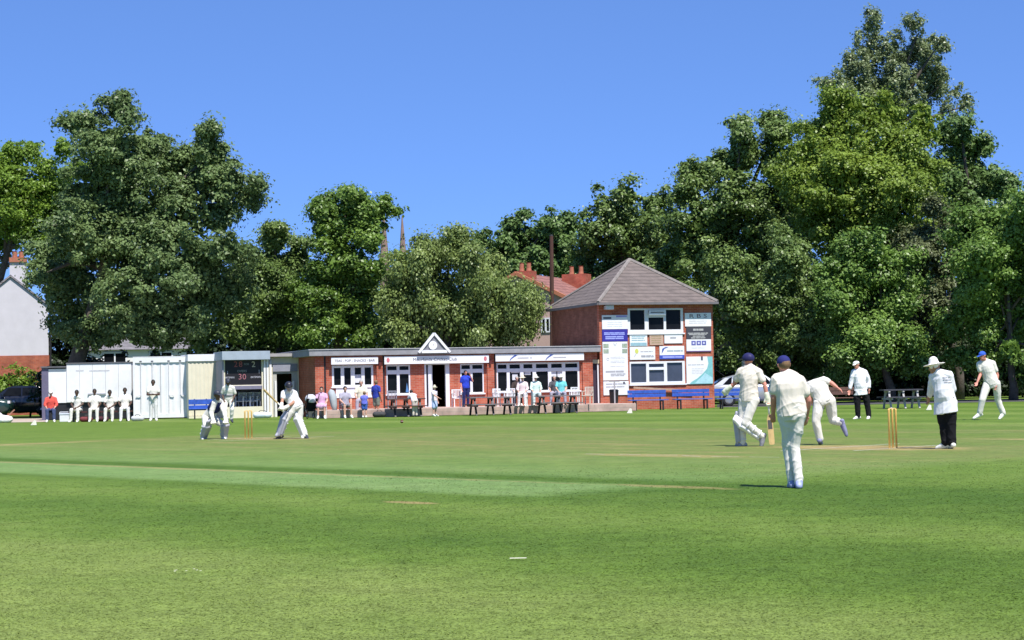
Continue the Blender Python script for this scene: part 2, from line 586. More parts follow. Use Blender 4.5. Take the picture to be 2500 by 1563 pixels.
# short blades over the near outfield
def unit_(v): return v / np.linalg.norm(v, axis=-1, keepdims=True)
def grass_blades(n):
    y = 7.5 * np.exp(rng.random(n) * math.log(34 / 7.5))
    keep = rng.random(n) < np.clip((30 - y) / 18, 0, 1)
    y = y[keep]
    n = len(y)
    x = (rng.random(n) * 2 - 1) * (y * 0.30 + 1.6)
    h = (0.003 + 0.005 * rng.random(n)) * (0.8 + y * 0.012)
    wd = 0.0022 + 0.00022 * y
    a = rng.random(n) * 2 * math.pi
    q = rng.random(n) * 2 * math.pi
    t = np.stack([np.cos(q), np.sin(q)], 1) * (h * (2.5 + 3.0 * rng.random(n)))[:, None]
    sx, sy = np.cos(a) * wd, np.sin(a) * wd
    v = np.zeros((n, 3, 3), 'f')
    v[:, 0] = np.stack([x - sx, y - sy, np.full(n, 0.001)], 1)
    v[:, 1] = np.stack([x + sx, y + sy, np.full(n, 0.001)], 1)
    v[:, 2] = np.stack([x + t[:, 0], y + t[:, 1], h], 1)
    cr = (v[:, 1, 0] - v[:, 0, 0]) * (v[:, 2, 1] - v[:, 0, 1]) - (v[:, 1, 1] - v[:, 0, 1]) * (v[:, 2, 0] - v[:, 0, 0])
    fl = cr < 0
    v[fl] = v[fl][:, [1, 0, 2]]
    me = fast_mesh('grass', v.reshape(-1, 3), 3)
    nn = np.repeat(unit_(np.stack([rng.normal(0, .28, n), rng.normal(0, .28, n), np.ones(n)], 1)), 3, 0)   # blades shade with the sward they stand in
    me.normals_split_custom_set_from_vertices(nn.astype('f'))
    return me

def fast_mesh(name, v, k):
    """n separate k-gons straight from an array of corners"""
    nv = len(v)
    me = bpy.data.meshes.new(name)
    me.vertices.add(nv)
    me.vertices.foreach_set('co', np.ascontiguousarray(v, 'f').ravel())
    me.loops.add(nv)
    me.loops.foreach_set('vertex_index', np.arange(nv, dtype='i'))
    me.polygons.add(nv // k)
    me.polygons.foreach_set('loop_start', np.arange(0, nv, k, dtype='i'))
    me.update(calc_edges=True)
    return me

tag(link_mesh('grass', grass_blades(520000), BLADE), kind='stuff', label='short mown grass blades covering the near field')

# painted lines and small pale marks on the turf
CH = mat('chalk_line', (0.62, 0.60, 0.50), 0.9, 0.3, 14)
def pitch_pt(u, w, z=0.004): return PN + PT * u + PW * w + Vector((0, 0, z))
def line(u0, w0, u1, w1, wd, name='crease_marking', label=None):
    a, c = pitch_pt(u0, w0), pitch_pt(u1, w1)
    d = (c - a).normalized()
    s = Vector((-d.y, d.x, 0)) * wd / 2
    b = MB().add([a - s, c - s, c + s, a + s], [(0, 1, 2, 3)])
    tag(b.build(name, CH), kind='structure', label=label)
line(0, -1.3, 0, 1.3, 0.05, label='white bowling crease through the near wicket')
line(1.22, -1.8, 1.22, 1.8, 0.05, label='white popping crease in front of the near wicket')
line(20.12, -1.3, 20.12, 1.3, 0.05, label='white bowling crease through the far wicket')
line(18.9, -1.8, 18.9, 1.8, 0.05, label='white popping crease in front of the far wicket')
for k in range(6):
    line(-0.4 + k * 0.75, -3.85 - 0.13 * (k % 3), 0.15 + k * 0.75, -3.95 - 0.10 * (k % 2), 0.03, label='faded chalk scuffs on an old worn strip')
g = G(1265, 1368)
MB().add([g + Vector((-.065, -.012, .016)), g + Vector((.06, -.016, .016)), g + Vector((.065, .010, .018)), g + Vector((-.06, .014, .018))], [(0, 1, 2, 3)]).build('chalk_marking', CH)
tag(bpy.data.objects['chalk_marking'], kind='structure', label='small white painted dash on the near grass')
g = G(475, 1398)
b = MB()
for k in range(7):
    q = g + Vector((random.uniform(-.16, .16), random.uniform(-.1, .1), .02))
    b.add([q, q + Vector((.016, .002, 0)), q + Vector((.014, .012, .002)), q + Vector((-.002, .010, 0))], [(0, 1, 2, 3)])
tag(b.build('chalk_marking', CH), kind='structure', label='faint scattered flecks of old white paint on the near grass')

PATH = mat('dusty_path', (0.42, 0.34, 0.28), 0.95, 0.15, 2)
b = MB().add([GX(-300, 80, .006), GX(112, 80, .006), GX(112, 91, .006), GX(-300, 91, .006)], [(0, 1, 2, 3)])
tag(b.build('path', PATH), kind='structure', label='pale dusty path beside the parked car at the left')
ASPH = mat('asphalt', (0.07, 0.07, 0.075), 0.95, 0.2, 2)
b = MB().add([GX(1750, 83.5, .006), GX(2700, 83.5, .006), GX(2700, 92, .006), GX(1750, 92, .006)], [(0, 1, 2, 3)])
tag(b.build('road', ASPH), kind='structure', label='strip of dark driveway below the right hand trees')
# ------------------------------------------------------------------ pavilion
TH = R(17)
pv = P(1070, 993.5, 79.5)
F = Frame((pv.x, pv.y), TH)
def root_of(fr, name, label, cat, x=0.0, y=0.0):
    q = fr.world(x, y)
    return empty(name, q, fr.a, label, cat)

TZ = 0.32                                       # terrace level
sL = F.hit(*ZA(122, 800))[0]
sR = F.hit(1460, 940)[0]
zF = F.hit(*ZA(1100, 455), -0.33)[1]            # underside of the fascia
pav = root_of(F, 'cricket_pavilion', 'long single storey red brick cricket pavilion with flat grey roof', 'pavilion')
wins, holes = {}, []
def opening(key, z, x0, y0, x1, y1):
    h = F.rect(z, x0, y0, x1, y1)
    wins[key] = h
    holes.append(h)
opening('hatch', ZA, 405, 615, 1085, 965)
opening('left', ZA, 1300, 610, 1692, 1092)
opening('door', ZA, 1925, 585, 2335, 1310)
opening('right', ZB, 160, 590, 545, 1075)
opening('long', ZB, 755, 570, 2115, 1042)
opening('side', ZB, 2335, 590, 2440, 1262)
holes = [(a, c, max(d, TZ if k in ('door', 'side') else d), e) for (k, (a, c, d, e)) in wins.items()]
for k in ('door', 'side'):
    a, c, d, e = wins[k]
    wins[k] = (a, c, TZ, e)
holes = [wins[k] if k not in ('door', 'side') else (wins[k][0], wins[k][1], TZ - 1, wins[k][3]) for k in wins]
MB().grid_wall(sL, sR, 0.0, zF, 0.0, 0.24, holes).build('wall', BRICK, pav)
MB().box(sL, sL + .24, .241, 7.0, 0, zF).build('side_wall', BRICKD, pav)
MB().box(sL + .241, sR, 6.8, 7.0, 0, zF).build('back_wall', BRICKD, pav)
MB().box(sL + .241, sR, .241, 6.79, 0, TZ).build('interior_floor', mat('brown_floor', (.10, .07, .05), .8), pav)
ro = MB().box(sL - .28, sR + .05, -.33, 7.2, zF + .002, zF + .25).build('roof', FELT, pav, bevel=.015)
MB().box(sL - .31, sR + .06, -.36, 7.23, zF + .2505, zF + .285).build('roof_edge', mat('pale_roof_trim', (.40, .40, .42), .7), ro)
def pier(z, x0, x1, y=800, zz0=TZ, d=.07):
    a, c = F.hit(*z(x0, y))[0], F.hit(*z(x1, y))[0]
    MB().box(a, c, -d, -.0005, zz0, zF - .002).build('pier', BRICK, pav, bevel=.006)
    return a, c
pier(ZA, 125, 272); pier(ZA, 1135, 1238); pier(ZB, 598, 712); pier(ZB, 2160, 2328)
# dark pipes stand in for the shaded recess and dark gaps beside the piers
for z, x in ((ZA, 288), (ZA, 1252), (ZB, 726)):
    a = F.hit(*z(x, 800))[0]
    MB().tube([(a, -.05, TZ), (a, -.05, zF - .01)], .04).build('downpipe', DARK, pav)

def make_window(fr, parent, h, panes, d=0.0, frame_m=UPVC, glass=GLASS, t=.05, sill=True, deep=.05):
    """h: opening; panes: pane holes in the same coordinates; glass part with frame and sill under it"""
    a, c, z0, z1 = h
    win = MB().box(a + .004, c - .004, d + deep + .02, d + deep + .03, z0 + .004, z1 - .004).build('window', glass, parent)
    MB().grid_wall(a + .002, c - .002, z0 + .002, z1 - .002, d + deep - t, d + deep + .018, panes).build('window_frame', frame_m, win, bevel=.006)
    if sill:
        MB().box(a - .05, c + .05, d - .07, d + deep - t - .001, z0 - .06, z0 - .002).build('window_sill', frame_m, win, bevel=.006)
    return win
def panes_from(z, h, cols, rows, fr=F):
    """panes straight: columns by s, rows as fractions of height"""
    a, c, z0, z1 = h
    out = []
    for x0, x1 in cols:
        s0, s1 = fr.hit(*z(x0, 800))[0], fr.hit(*z(x1, 800))[0]
        for r0, r1 in rows:
            out.append((s0, s1, z0 + (z1 - z0) * r0, z0 + (z1 - z0) * r1))
    return out
w1 = make_window(F, pav, wins['hatch'], panes_from(ZA, wins['hatch'], [(440, 552), (608, 716), (783, 888), (943, 1052)], [(.07, .88)]))
w2 = make_window(F, pav, wins['left'], panes_from(ZA, wins['left'], [(1318, 1470), (1517, 1666)], [(.03, .68), (.82, .95)]))
w3 = make_window(F, pav, wins['right'], panes_from(ZB, wins['right'], [(182, 322), (362, 525)], [(.03, .69), (.82, .95)]))
cols6 = [(778, 922), (972, 1142), (1200, 1348), (1405, 1600), (1655, 1832), (1885, 2085)]
w4 = make_window(F, pav, wins['long'], panes_from(ZB, wins['long'], cols6, [(.03, .68), (.80, .94)]))
# notices in the windows
NOTICE = mat('paper_notice', (.62, .63, .68), .6, .15, 9)
for z, x0, y0, x1, y1 in ((ZB, 1018, 762, 1106, 860), (ZB, 1655, 700, 1742, 802), (ZB, 1758, 692, 1836, 800), (ZB, 1218, 712, 1322, 775), (ZB, 1000, 705, 1135, 745)):
    a, c, z0, z1 = F.rect(z, x0, y0, x1, y1)
    MB().box(a, c, .055, .062, z0, z1).build('window_notice', NOTICE, w4)
a, c, z0, z1 = F.rect(ZA, 790, 770, 886, 905)
MB().box(a, c, .055, .062, z0, z1).build('window_notice', NOTICE, w1)
a, c, z0, z1 = F.rect(ZA, 1640, 900, 1672, 1060)
MB().add([(a, .05, z1), (c, .05, z0), (a - .05, .05, z0)], [(0, 1, 2)]).build('blue_curtain', mat('blue_cloth_curtain', (.08, .2, .42), .9), w2)
# serving counter front under the hatch
h = F.rect(ZA, 470, 985, 1075, 1150)
MB().box(h[0], h[1], -.03, -.001, h[2], h[3]).build('counter_panel', WHITE, pav)
# door: frame, opened leaf
a, c, z0, z1 = wins['door']
dr = MB().grid_wall(a, c, z0, z1, -.02, .12, [(F.hit(*ZA(1955, 900))[0], F.hit(*ZA(1985, 900))[0], z0 + .02, z1 - .06), (F.hit(*ZA(2040, 900))[0], F.hit(*ZA(2270, 900))[0], z0 - 1, z1 - .06)]).build('door_frame', UPVC, pav, bevel=.006)
x = F.hit(*ZA(2038, 900))[0]
lf = MB().box(x + .03, x + .08, .13, .95, z0 + .01, z1 - .08).build('door', UPVC, pav)
MB().box(x + .075, x + .087, .25, .83, z0 + .9, z1 - .3).build('door_pane', GLASS, lf)
MB().bar((x + .11, .85, z0 + .9), (x + .11, .85, z0 + 1.1), .03).build('door_handle', DARK, lf)
a, c, z0, z1 = wins['side']
sd = MB().box(a + .05, c - .01, .12, .17, TZ + .01, z1 - .02).build('side_door', mat('dark_purple_door', (.045, .03, .05), .6), pav)
MB().box(a - .02, c + .06, -.02, -.001, z1 + .002, z1 + .17).build('lintel', mat('buff_stone', (.55, .45, .30), .8), pav)
MB().bar((c - .04, .05, TZ), (c - .04, .05, z1 - .002), .06).build('door_post', UPVC, pav)
for z, x, y in ((ZA, 1185, 590), (ZB, 640, 570)):
    s, zz = F.hit(*z(x, y))
    lp = MB().box(s - .05, s + .05, -.16, -.071, zz - .08, zz + .1).build('wall_lamp', mat('dark_red_lamp', (.10, .02, .02), .5), pav)
# little gable over the door
gx0, gz0 = F.hit(*ZA(1835, 412), -.36)
gx1, _ = F.hit(*ZA(2330, 412), -.36)
gxm = (gx0 + gx1) / 2
gz1 = F.hit(*ZA(2080, 95), -.36)[1]
gb = MB().prism([(gx0 + .1, gz0 + .01), (gx1 - .1, gz0 + .01), (gxm, gz1 - .09)], -.38, .25).build('gable', mat('grey_gable_board', (.22, .22, .25), .7), pav)
t = MB()
for p0, p1 in (((gx0 - .02, gz0), (gxm, gz1)), ((gx1 + .02, gz0), (gxm, gz1))):
    t.bar((p0[0], -.40, p0[1]), (p1[0], -.40, p1[1]), .09, .10)
t.box(gx0 + .1, gx1 - .1, -.43, -.385, gz0 - .02, gz0 + .10)
t.build('gable_trim', WHITE, gb)
s, zz = F.hit(*ZA(2062, 292), -.40)
dk = MB().disc(s, zz, .185, -.42, -.381).build('clock_face', mat('clock_white', (.80, .80, .82), .5, .03), gb)
MB().bar((s, -.425, zz), (s + .05, -.425, zz + .09), .018).build('clock_hand', GREYINK, gb)

# ---------------------------------------------------------------- terrace
ter = root_of(F, 'terrace', None, None)
bpy.data.objects.remove(ter)
b = MB().box(sL - .3, sR + .55, -3.2, -.001, 0, TZ)
o = b.build('terrace', brick_mat('pinkish_paving', (.44, .31, .27), (.50, .37, .32), (.36, .30, .27), 2.2), bevel=.02)
o.location, o.rotation_euler = F.world(0, 0), (0, 0, F.a)
tag(o, kind='structure', label='low pinkish brick terrace in front of the pavilion')

# ---------------------------------------------------------------- sign boards
def sign(fr, h, d, label, m=None, th=.03, name='sign_board', frame=None):
    a, c, z0, z1 = h
    o = MB().box(0, c - a, -th, 0, 0, z1 - z0).build(name, m or WHITE, bevel=.004)
    q = fr.world(a, d, z0)
    o.location, o.rotation_euler = q, (0, 0, fr.a)
    tag(o, label, 'sign', 'sign boards on the pavilion')
    o['w'], o['h'], o['t'] = c - a, z1 - z0, th
    return o
def stext(o, s, fx, fz, fw, fh, m=INK, name='lettering'):
    W, H, t = o['w'], o['h'], o['t']
    return text(o, s, fh * H * 1.35, fx * W, -t - .002, fz * H, m, name, fw * W)
def sbox(o, x0, x1, z0, z1, m, name='printed_panel', d=.004):
    W, H, t = o['w'], o['h'], o['t']
    return MB().box(x0 * W, x1 * W, -t - d, -t - .0005, z0 * H, z1 * H).build(name, m, o)
def slines(o, x0, x1, zs, hz, m=GREYINK, words=4, name='small_print', d=.003):
    """rows of word-length strokes: print too small to read in the photograph"""
    W, H, t = o['w'], o['h'], o['t']
    b = MB()
    for z in zs:
        x, end = x0, x1 - random.uniform(0, .12) * (x1 - x0)
        while x < end - .01:
            e = min(end, x + random.uniform(.6, 1.3) * (x1 - x0) / words)
            b.box(x * W, e * W, -t - d, -t - .0005, (z - hz / 2) * H, (z + hz / 2) * H)
            x = e + .018
    return b.build(name, m, o)
SG = -.24
s1 = sign(F, F.rect(ZA, 393, 485, 1162, 602, -.26), SG, 'white sign board over the serving hatch listing teas and snacks')
stext(s1, 'TEAS - POP - SNACKS - BAR', .5, .5, .86, .36)
s2 = sign(F, F.rect(ZA, 1265, 460, 2980, 590, -.26), SG, 'longest white sign board, over the pavilion door, naming the cricket club')
stext(s2, 'Moorlands Cricket Club', .48, .52, .42, .42)
for fx in (.035, .965):
    W, H = s2['w'], s2['h']
    MB().disc(fx * W, .52 * H, .07, -.036, -.0305, 12, .10).build('red_crest', mat('faded_red_crest', (.55, .16, .18), .6), s2)
s3 = sign(F, F.rect(ZB, 737, 425, 2188, 545, -.26), SG, 'white sign board with two blue swoosh emblems over the widest window')
for fx in (.19, .595):
    W, H = s3['w'], s3['h']
    q = MB()
    for i in range(7):
        t0, t1 = i / 7, (i + 1) / 7
        fa = lambda t: (fx * W - .14 + .25 * t, (.12 + .75 * t ** .7) * H)
        (xa, za), (xb, zb) = fa(t0), fa(t1)
        wd = .03 + .10 * t0
        q.add([(xa, -.034, za), (xb, -.034, zb), (xb + wd, -.034, zb - .02), (xa + wd, -.034, za - .02)], [(0, 1, 2, 3)])
    q.build('blue_swoosh', mat('blue_swoosh_print', (.05, .09, .34), .5), s3)
    slines(s3, fx + .055, fx + .22, [.42], .16, GREYINK, 1)
for o, k in ((s1, 2), (s2, 3), (s3, 3)):        # brackets from wall to board
    for i in range(k):
        x = o['w'] * (i + .5) / k
        MB().box(x - .03, x + .03, .0005, .238, .1, .16).build('bracket', UPVC, o)

# ---------------------------------------------------------------- two-storey tower
tc = F.world(F.hit(1466, 940, -.1)[0], -.1)
T = Frame((tc.x, tc.y), TH)
TW = T.hit(1743, 900)[0]
TD = 6.6
zE = T.hit(1600, 743, -.35)[1]
tow = root_of(T, 'scorers_tower', 'square two storey brick tower with hipped tile roof beside the pavilion', 'tower')
up = T.rect(Z7, 482, 66, 1188, 384)
lo = T.rect(Z7, 508, 742, 1212, 1030)
MB().grid_wall(0, TW, 0, zE, 0, .25, [up, lo]).build('wall', BRICK, tow)
sw = MB().box(.0005, .25, .2505, TD, 0, zE).build('side_wall', brick_mat('shaded_side_brick', (.20, .075, .05), (.26, .10, .07), (.18, .12, .10)), tow)  # shade of this side put into a darker brick colour
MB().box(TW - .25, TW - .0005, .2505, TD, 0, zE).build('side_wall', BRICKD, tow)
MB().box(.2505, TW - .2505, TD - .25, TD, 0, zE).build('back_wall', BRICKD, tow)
TILE = rows_mat('brown_roof_tiles', (.125, .102, .092), (.175, .142, .128), .165)
apex = (TW / 2, TD / 2 - .1, T.hit(1541, 634, 3.2)[1])
ov = .42
e = [(-.16, -.36, zE), (TW + .10, -.36, zE), (TW + .10, TD + .3, zE), (-.16, TD + .3, zE)]
rf = MB()
rf.add([(x, y, z + .10) for x, y, z in e] + [apex, *e], [(0, 1, 4), (1, 2, 4), (2, 3, 4), (3, 0, 4), (5, 6, 1, 0), (6, 7, 2, 1), (7, 8, 3, 2), (8, 5, 0, 3), (8, 7, 6, 5)])
rfo = rf.build('roof', TILE, tow)
hp = MB()
RIDGE = mat('pale_ridge_tile', (.23, .205, .19), .85, .25, 6)
for q in e: hp.tube([(q[0], q[1], q[2] + .10), apex], .085, 6)
hp.build('hip_tiles', RIDGE, rfo)
gt = MB()
for i in range(4):
    p0, p1 = e[i], e[(i + 1) % 4]
    gt.bar((p0[0], p0[1], p0[2] + .04), (p1[0], p1[1], p1[2] + .04), .10, .10)
gt.build('gutter', mat('grey_gutter', (.16, .15, .16), .6), rfo)
q = T.rect(Z6, 1058, 605, 1142, 648, -.2)
MB().box(q[0], q[1], -.30, -.001, q[2], q[3]).build('alarm_box', mat('pale_box', (.62, .60, .62), .5), tow)
def cols(z, xs, y): return [(T.hit(*z(x0, y))[0], T.hit(*z(x1, y))[0]) for x0, x1 in xs]
cu = cols(Z7, [(513, 698), (748, 940), (970, 1158)], 210)
a, c, z0, z1 = up
H = z1 - z0
pu = [(*cu[0], z0 + .14 * H, z1 - .07 * H), (*cu[2], z0 + .14 * H, z1 - .07 * H), (*cu[1], z0 + .14 * H, z0 + .63 * H), (*cu[1], z0 + .83 * H, z0 + .91 * H)]
wu = make_window(T, tow, up, pu, glass=GLASS)
MB().grid_wall(cu[1][0] - .03, cu[1][1] + .05, z0 + .72 * H, z0 + .90 * H, -.16, -.12, [(cu[1][0] + .05, cu[1][1] - .03, z0 + .79 * H, z0 + .85 * H)]).build('open_toplight', UPVC, wu)
cl = cols(Z7, [(525, 718), (755, 945), (985, 1178)], 880)
a, c, z0, z1 = lo
H = z1 - z0
pl = [(*cl[0], z0 + .08 * H, z1 - .09 * H), (*cl[2], z0 + .10 * H, z1 - .07 * H), (*cl[1], z0 + .10 * H, z0 + .62 * H), (*cl[1], z0 + .74 * H, z0 + .89 * H)]
wl = make_window(T, tow, lo, pl, glass=GLASS2)
# sloping handrail on the front
r0, r1 = T.hit(*Z7(555, 1078), -.12), T.hit(*Z7(1320, 1118), -.12)
hr = MB().bar((r0[0], -.12, r0[1]), (r1[0], -.12, r1[1]), .06, .09).build('handrail', mat('varnished_rail', (.46, .29, .21), .5, .2), tow)
for k in (.2, .75):
    x, zz = r0[0] + (r1[0] - r0[0]) * k, r0[1] + (r1[1] - r0[1]) * k
    MB().box(x - .02, x + .02, -.09, -.0005, zz - .03, zz + .02).build('rail_bracket', DARK, hr)

def tsign(x0, y0, x1, y1, label, m=None):
    return sign(T, T.rect(Z7, x0, y0, x1, y1), -.012, label, m)
o = tsign(152, 155, 478, 333, 'white board with a black bar, topmost of the left column on the tower')
sbox(o, .05, .36, .74, .86, INK); sbox(o, .55, .97, .85, .97, mat('lilac_print', (.33, .30, .62), .5)); slines(o, .2, .8, [.5, .35, .2], .06, mat('very_pale_print', (.62, .66, .70), .6), 3)
o = tsign(155, 337, 478, 490, 'deep blue board with pale lettering in the left column on the tower', mat('deep_blue_board', (.035, .03, .30), .5, .08))
slines(o, .07, .93, [.72, .60], .09, mat('pale_blue_print', (.32, .36, .78), .5), 3); slines(o, .12, .86, [.40, .25], .11, mat('pale_blue_print', (.3, .3, .7)), 2)
o = tsign(162, 494, 480, 984, 'tall white board with small photographs in its upper corners on the tower')
GR = mat('green_grey_photo_print', (.30, .36, .28), .6, .4, 14)
for x0, x1 in ((.03, .24), (.78, .98)):
    sbox(o, x0, x1, .84, .95, GR); sbox(o, x0, x1, .70, .81, GR)
W, H = o['w'], o['h']
MB().tube([(.20 * W + .055 * math.cos(k * .63), -.034, .55 * H + .06 * math.sin(k * .63)) for k in range(11)], .008, 5).build('ring_emblem', GREYINK, o)
MB().bar((.44 * W, -.034, .96 * H), (.50 * W, -.034, .90 * H), .012).bar((.50 * W, -.034, .90 * H), (.57 * W, -.034, .97 * H), .012).build('tick_emblem', GREYINK, o)
slines(o, .3, .9, [.60, .56, .50, .46, .36], .018, mat('pale_print', (.55, .55, .58), .6), 3); slines(o, .1, .92, [.225], .05, GREYINK, 2); slines(o, .3, .9, [.16, .12], .03, GREYINK, 3)
o = tsign(170, 996, 492, 1172, 'white board lowest of the left column, behind the litter bin')
slines(o, .1, .9, [.8, .6], .09, GREYINK, 3); sbox(o, .78, .85, .78, .95, INK)
o = tsign(505, 400, 727, 550, 'small white board with a pale teal foot under the upper tower window')
sbox(o, .04, .96, .03, .30, mat('pale_teal_print', (.28, .45, .52), .5)); slines(o, .1, .9, [.82, .68, .5], .08, mat('pale_teal_print', (.3, .4, .5)), 3); slines(o, .3, .75, [.17], .1, WHITE, 2)
o = tsign(757, 396, 932, 536, 'small tan board between two white boards under the upper tower window', mat('tan_board', (.50, .34, .26), .7, .08))
slines(o, .12, .88, [.8, .62, .42, .22], .09, mat('dull_red_green_print', (.36, .28, .17), .7, .3, 9), 2)
o = tsign(945, 398, 1176, 514, 'small plain white board with one grey word under the upper tower window')
slines(o, .32, .68, [.66, .56], .10, GREYINK, 1)
o = tsign(506, 557, 828, 722, 'white board with a yellow balloon shaped emblem on the tower')
W, H = o['w'], o['h']
MB().disc(.27 * W, .66 * H, .085, -.034, -.0305, 16, .11).build('yellow_emblem', mat('yellow_green_print', (.58, .60, .14), .6), o)
MB().bar((.25 * W, -.034, .5 * H), (.17 * W, -.034, .25 * H), .014).build('emblem_string', GREYINK, o)
slines(o, .42, .93, [.62], .07, GREYINK, 3); slines(o, .44, .94, [.30, .22], .09, GREYINK, 2)
o = tsign(884, 548, 1198, 712, 'white board with a blue swoosh and a blue foot band on the tower')
W, H = o['w'], o['h']
sbox(o, .0, 1., .0, .30, mat('royal_blue_print', (.05, .09, .45), .5)); slines(o, .12, .92, [.15], .13, mat('pale_blue_print', (.3, .3, .7)), 2, d=.006)
MB().add([(.08 * W, -.034, .40 * H), (.11 * W, -.034, .80 * H), (.24 * W, -.034, .93 * H), (.36 * W, -.034, .90 * H), (.20 * W, -.034, .80 * H), (.15 * W, -.034, .62 * H)], [(0, 1, 2, 3, 4, 5)]).build('blue_swoosh', mat('blue_swoosh_print', (.05, .09, .34)), o)
slines(o, .30, .95, [.62], .10, mat('slate_print', (.28, .36, .42), .6), 2)
o = tsign(1207, 126, 1540, 298, 'white board topmost of the right column on the tower, lettered in dark red')
stext(o, 'R B S', .5, .76, .66, .30, mat('dark_maroon_lettering', (.16, .09, .10), .6)); slines(o, .15, .85, [.40, .25], .06, mat('pale_print', (.55, .55, .58)), 3)
o = tsign(1226, 302, 1540, 460, 'black board with pale centred print in the right column on the tower', mat('charcoal_board', (.055, .055, .07), .5, .1))
for z_, a_, b_ in ((.76, .27, .73), (.48, .06, .92), (.38, .1, .9), (.24, .25, .75), (.10, .18, .82)):
    slines(o, a_, b_, [z_], .16 if z_ > .7 else .08, mat('silver_print', (.40, .40, .40), .6), 3)
o = tsign(1226, 463, 1540, 618, 'white board with three blue blocks in the right column on the tower')
for x0 in (.20, .41, .62):
    sbox(o, x0, x0 + .175, .52, .88, mat('indigo_block', (.10, .11, .36), .5)); sbox(o, x0 + .05, x0 + .12, .62, .78, mat('pale_block', (.6, .6, .75), .5), 'printed_letter', .007)
sbox(o, .0, 1, -.02, .06, mat('purple_foot', (.12, .07, .2), .5)); slines(o, .2, .8, [.3], .05, mat('pale_print', (.55, .55, .58)), 3)
o = tsign(1226, 682, 1560, 1030, 'large white board with a teal curve at the right foot of the tower')
W, H = o['w'], o['h']
pts = [(1 - .0, 1.0), (.80, 1.0), (.84, .75), (.78, .55), (.62, .38), (.40, .20), (.18, .08), (.10, .0), (1.0, .0)]
MB().add([(x * W, -.034, z * H) for x, z in pts], [tuple(range(len(pts)))]).build('teal_curve', TEAL, o)
MB().add([(x * W, -.0365, z * H) for x, z in [(.99, .22), (.70, .40), (.62, .30), (.42, .14), (.30, .02), (.99, .02)]], [(0, 1, 2, 3, 4, 5)]).build('pale_teal_curve', mat('pale_aqua_print', (.38, .62, .70), .5), o)
slines(o, .06, .74, [.70], .03, GREYINK, 4); slines(o, .2, .66, [.56, .50, .44, .38], .022, mat('pale_print', (.55, .55, .58)), 4); sbox(o, .56, .63, .86, 1.0, INK)

# ---------------------------------------------------------------- scoreboard hut
sbp = P(600, 1019, 80.2)
S = Frame((sbp.x, sbp.y), TH)
hut = root_of(S, 'scoreboard_hut', 'cream and blue grey scoreboard hut showing red score digits', 'scoreboard')
x0, x1 = S.hit(543, 940)[0], S.hit(656, 940)[0]
zt = S.hit(600, 879)[1]
zs = S.hit(600, 941)[1]
zb = S.hit(600, 993)[1]
zf = S.hit(600, 858)[1]
PURP_SHADE = mat('shade_purple_panel', (.30, .29, .34), .7, .12, 4)  # shade of the side wall put into the panel colour
MB().grid_wall(x0 + .06, x1 - .24, 0, zt, 0, .08, [(x0 + .12, x1 - .30, zb, zs - .02), (x0 + .12, x1 - .30, zs + .02, zt + 1)]).build('front_wall', CREAM, hut)
MB().box(x0, x0 + .058, -.05, 2.3, 0, zt).build('side_wall', PURP_SHADE, hut)
MB().box(x1 - .06, x1, .12, 2.3, 0, zt).build('side_wall', CREAM, hut)
MB().box(x0 + .06, x1 - .062, 2.2, 2.3, 0, zt).build('back_wall', PURP_SHADE, hut)
MB().box(x0 + .06, x1 - .062, .09, 2.19, 0, .35).build('hut_floor', PURP_SHADE, hut)
MB().box(x0 - .04, x1 + .03, -.30, 2.4, zt + .002, zf).build('fascia', mat('pale_blue_fascia', (.34, .40, .47), .6, .1, 3), hut, bevel=.01)
for xx in (x1 - .22, x1 - .10):
    MB().box(xx, xx + .085, -.10, -.002, 0, zt).build('post', WHITE, hut)
bd = MB().box(x0 + .14, x1 - .32, .03, .07, zs + .022, zt - .002).build('score_panel', mat('black_score_panel', (.012, .010, .014), .5), hut)
def dig(s, px, py, h, m, nm='score_digit', wd=None):
    a, zz = S.hit(px, py)
    return text(bd, s, h * 1.16, a, .027, zz, m, nm, wd)
zmm = zoomer(400, 840, 6.0475)
REDD = mat('faded_red_digit', (.36, .09, .085), .6, .2, 9)
dig('2', *zmm(1062, 303), .30, REDD); dig('8', *zmm(1135, 303), .30, REDD)
dig('FOR', *zmm(1222, 300), .10, mat('dull_grey_digit', (.25, .27, .25), .7), 'score_word')
dig('2', *zmm(1325, 303), .30, mat('cream_digit', (.62, .56, .45), .6))
dig('OVERS', *zmm(1155, 402), .12, mat('pale_grey_digit', (.36, .36, .34), .7), 'score_word')
PNK = mat('pink_digit', (.34, .13, .16), .6)
dig('3', *zmm(1128, 488), .30, PNK); dig('0', *zmm(1190, 488), .30, PNK)
LIL = mat('lilac_print_2', (.5, .5, .58), .6)
dig('1', *zmm(942, 425), .17, LIL); dig('1', *zmm(1408, 410), .2, LIL)
dig('BATSMAN', *zmm(972, 497), .10, LIL, 'score_word', .40); dig('BATSMAN', *zmm(1358, 490), .10, LIL, 'score_word', .42)
MB().box(x0 + .1, x1 - .3, -.12, -.002, zs - .17, zs - .022).build('counter', mat('dull_purple_counter', (.20, .19, .27), .6), hut)
